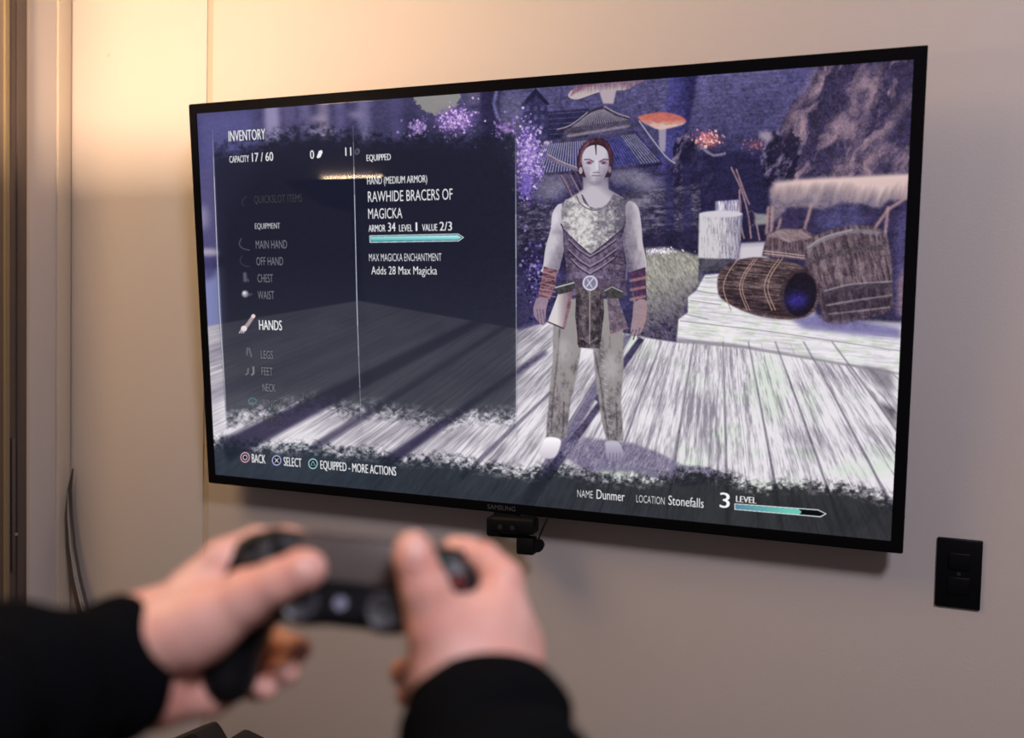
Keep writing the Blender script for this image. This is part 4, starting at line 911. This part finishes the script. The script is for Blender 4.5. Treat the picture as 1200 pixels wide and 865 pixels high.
allL = [hl(*p[:3]) for c, _ in LF for p in c] + [hl(*p[:3]) for a, b, _ in LP for p in (a, b)]
lh = hand('hand', LF, LP, hlo(allL, 34), hhi(allL, 34), cr_l)
RF = [
    ([(528, 780, 24, 22), (512, 735, 27, 17), (498, 690, 30, 13.2), (486, 655, 30, 11.3), (484, 645, 29, 10.6)], 12),
    ([(585, 730, 2, 17), (588, 680, -6, 12.5), (568, 656, -12, 10), (548, 647, -18, 8.4), (532, 643, -22, 7.6)], 9),
    ([(598, 745, -18, 15), (590, 745, -55, 10.5), (535, 755, -62, 9.5), (496, 765, -38, 8.8)], 6),
    ([(598, 770, -30, 14), (575, 780, -62, 10), (510, 788, -56, 9), (472, 788, -34, 8.5)], 6),
    ([(590, 795, -36, 13), (560, 812, -60, 9), (510, 818, -50, 8.2), (478, 815, -30, 7.6)], 6)]
RP = [((560, 880, 40, 26), (562, 812, 22, 25), 10), ((545, 880, 40, 24), (540, 805, 20, 24), 14), ((560, 800, 18, 25), (585, 735, 2, 18), 14), ((560, 800, 14, 25), (598, 745, -14, 17), 14),
      ((570, 805, 8, 24), (598, 770, -26, 15), 12), ((565, 810, 0, 24), (590, 795, -34, 14), 12), ((535, 790, 20, 22), (545, 740, 14, 17), 14), ((512, 800, 6, 20), (515, 770, 4, 18), 12),
      ((575, 790, 10, 22), (606, 770, -6, 14), 14), ((530, 745, 18, 13), (575, 720, 6, 13), 12), ((560, 780, 18, 20), (560, 745, 12, 18), 14)]
allR = [hl(*p[:3]) for c, _ in RF for p in c] + [hl(*p[:3]) for a, b, _ in RP for p in (a, b)]
rh = hand('hand', RF, RP, hlo(allR, 34), hhi(allR, 34))

from mathutils.bvhtree import BVHTree
def nail(seen, rx, ry, ang, hnd):
    """a fingernail plate bent over the thumb's own surface"""
    bv = BVHTree.FromPolygons([v.co for v in hnd.data.vertices], [p.vertices[:] for p in hnd.data.polygons]); eye = -ORG / 1000
    c = Vector(hl(seen[0], seen[1], 60)) / 1000; c, s_ = math.cos(ang), math.sin(ang); b = bmesh.new(); rings = []; n = 9
    o0 = Vector(hl(seen[0], seen[1], 60)) / 1000
    for lift in (.0007, -.0012):
        for i in range(n):
            v = -1 + 2 * i / (n - 1); w = rx * math.sqrt(max(.12, 1 - abs(v) ** 4)); row = []
            for t in np.linspace(-1, 1, 9):
                x, y = w * t, ry * v; p = o0 + Vector((x * c - y * s_, x * s_ + y * c, 0)); d = (p - eye).normalized(); hit, nn, _, _ = bv.ray_cast(p, d)
                if hit is None: hit, nn, _, _ = bv.find_nearest(p)
                row.append(b.verts.new(hit - d * (lift * (1 if lift < 0 or max(abs(t), abs(v)) < .95 else .1))))
            rings.append(row)
    for g in (0, n):
        for a, d in zip(rings[g:g + n], rings[g + 1:g + n]):
            for k_ in range(8): b.faces.new((a[k_], a[k_ + 1], d[k_ + 1], d[k_]))
    q = B(); q.bm.free(); q.bm = b; return q.make('thumbnail', M_nail, person)
nail((360, 666), .0058, .0068, math.radians(-68), lh)
nail((485, 640), .0058, .0068, math.radians(6), rh)

M_cloth = mat('black_jacket_cloth', (.0040, .0045, .0055, 1), .9, bump=.7, bscale=350, spec=.03)
def sleeve(path, radii, seed, folds):
    P = [Vector(hl(*p)) / 1000 for p in path]; n = 46; cum = [0]
    for a, b in zip(P, P[1:]): cum.append(cum[-1] + (b - a).length)
    S = np.linspace(0, cum[-1], n); px_ = [Vector([np.interp(s, cum, [p[i] for p in P]) for i in range(3)]) for s in S]; rad = [float(np.interp(s, cum, radii)) / 1000 for s in S]
    rs = np.random.RandomState(seed); ph = rs.rand(8) * 6.28
    def nz(i, a):
        t = S[i] * 1000; e = min(1, t / 14)
        return e * (.075 * math.sin(t / 8.2 + 1.2 * math.sin(a + ph[0])) + .03 * math.sin(t / 4.7 + 2 * math.sin(a * 2 + ph[1])) + .035 * math.sin(a * 3 + t / 30 + ph[2])) + folds * .02 * math.sin(a * 2 + ph[3])
    q = B(); inner = [(px_[4], rad[4] * .80), (px_[2], rad[2] * .88), (px_[0], rad[0] * .93)]
    pts = [a for a, b in inner] + px_; rr_ = [b for a, b in inner] + [rad[0] * .99] + rad[1:]
    q.tube([p + (px_[0] - px_[1]) * (0.0001 * i) for i, p in enumerate(pts[:3])][:0] + pts[3:], rr_[3:], 48, 1.0, False, nz)
    # turned-in hem
    q2 = []
    T = (px_[1] - px_[0]).normalized()
    o = q.make('sleeve', M_cloth, person)
    md = o.modifiers.new('thickness', 'SOLIDIFY'); md.thickness = .004; md.offset = -1
    return o, px_, rad
s1 = sleeve([(171, 782, 8), (130, 786, 22), (60, 800, 48), (-40, 820, 85), (-160, 860, 130), (-300, 930, 190)], [36, 39, 42, 46, 52, 58], 3, 1)
s2 = sleeve([(566, 822, 22), (570, 850, 34), (580, 900, 58), (600, 980, 95), (640, 1090, 140), (690, 1230, 190)], [39, 42, 44, 48, 52, 58], 8, 1)
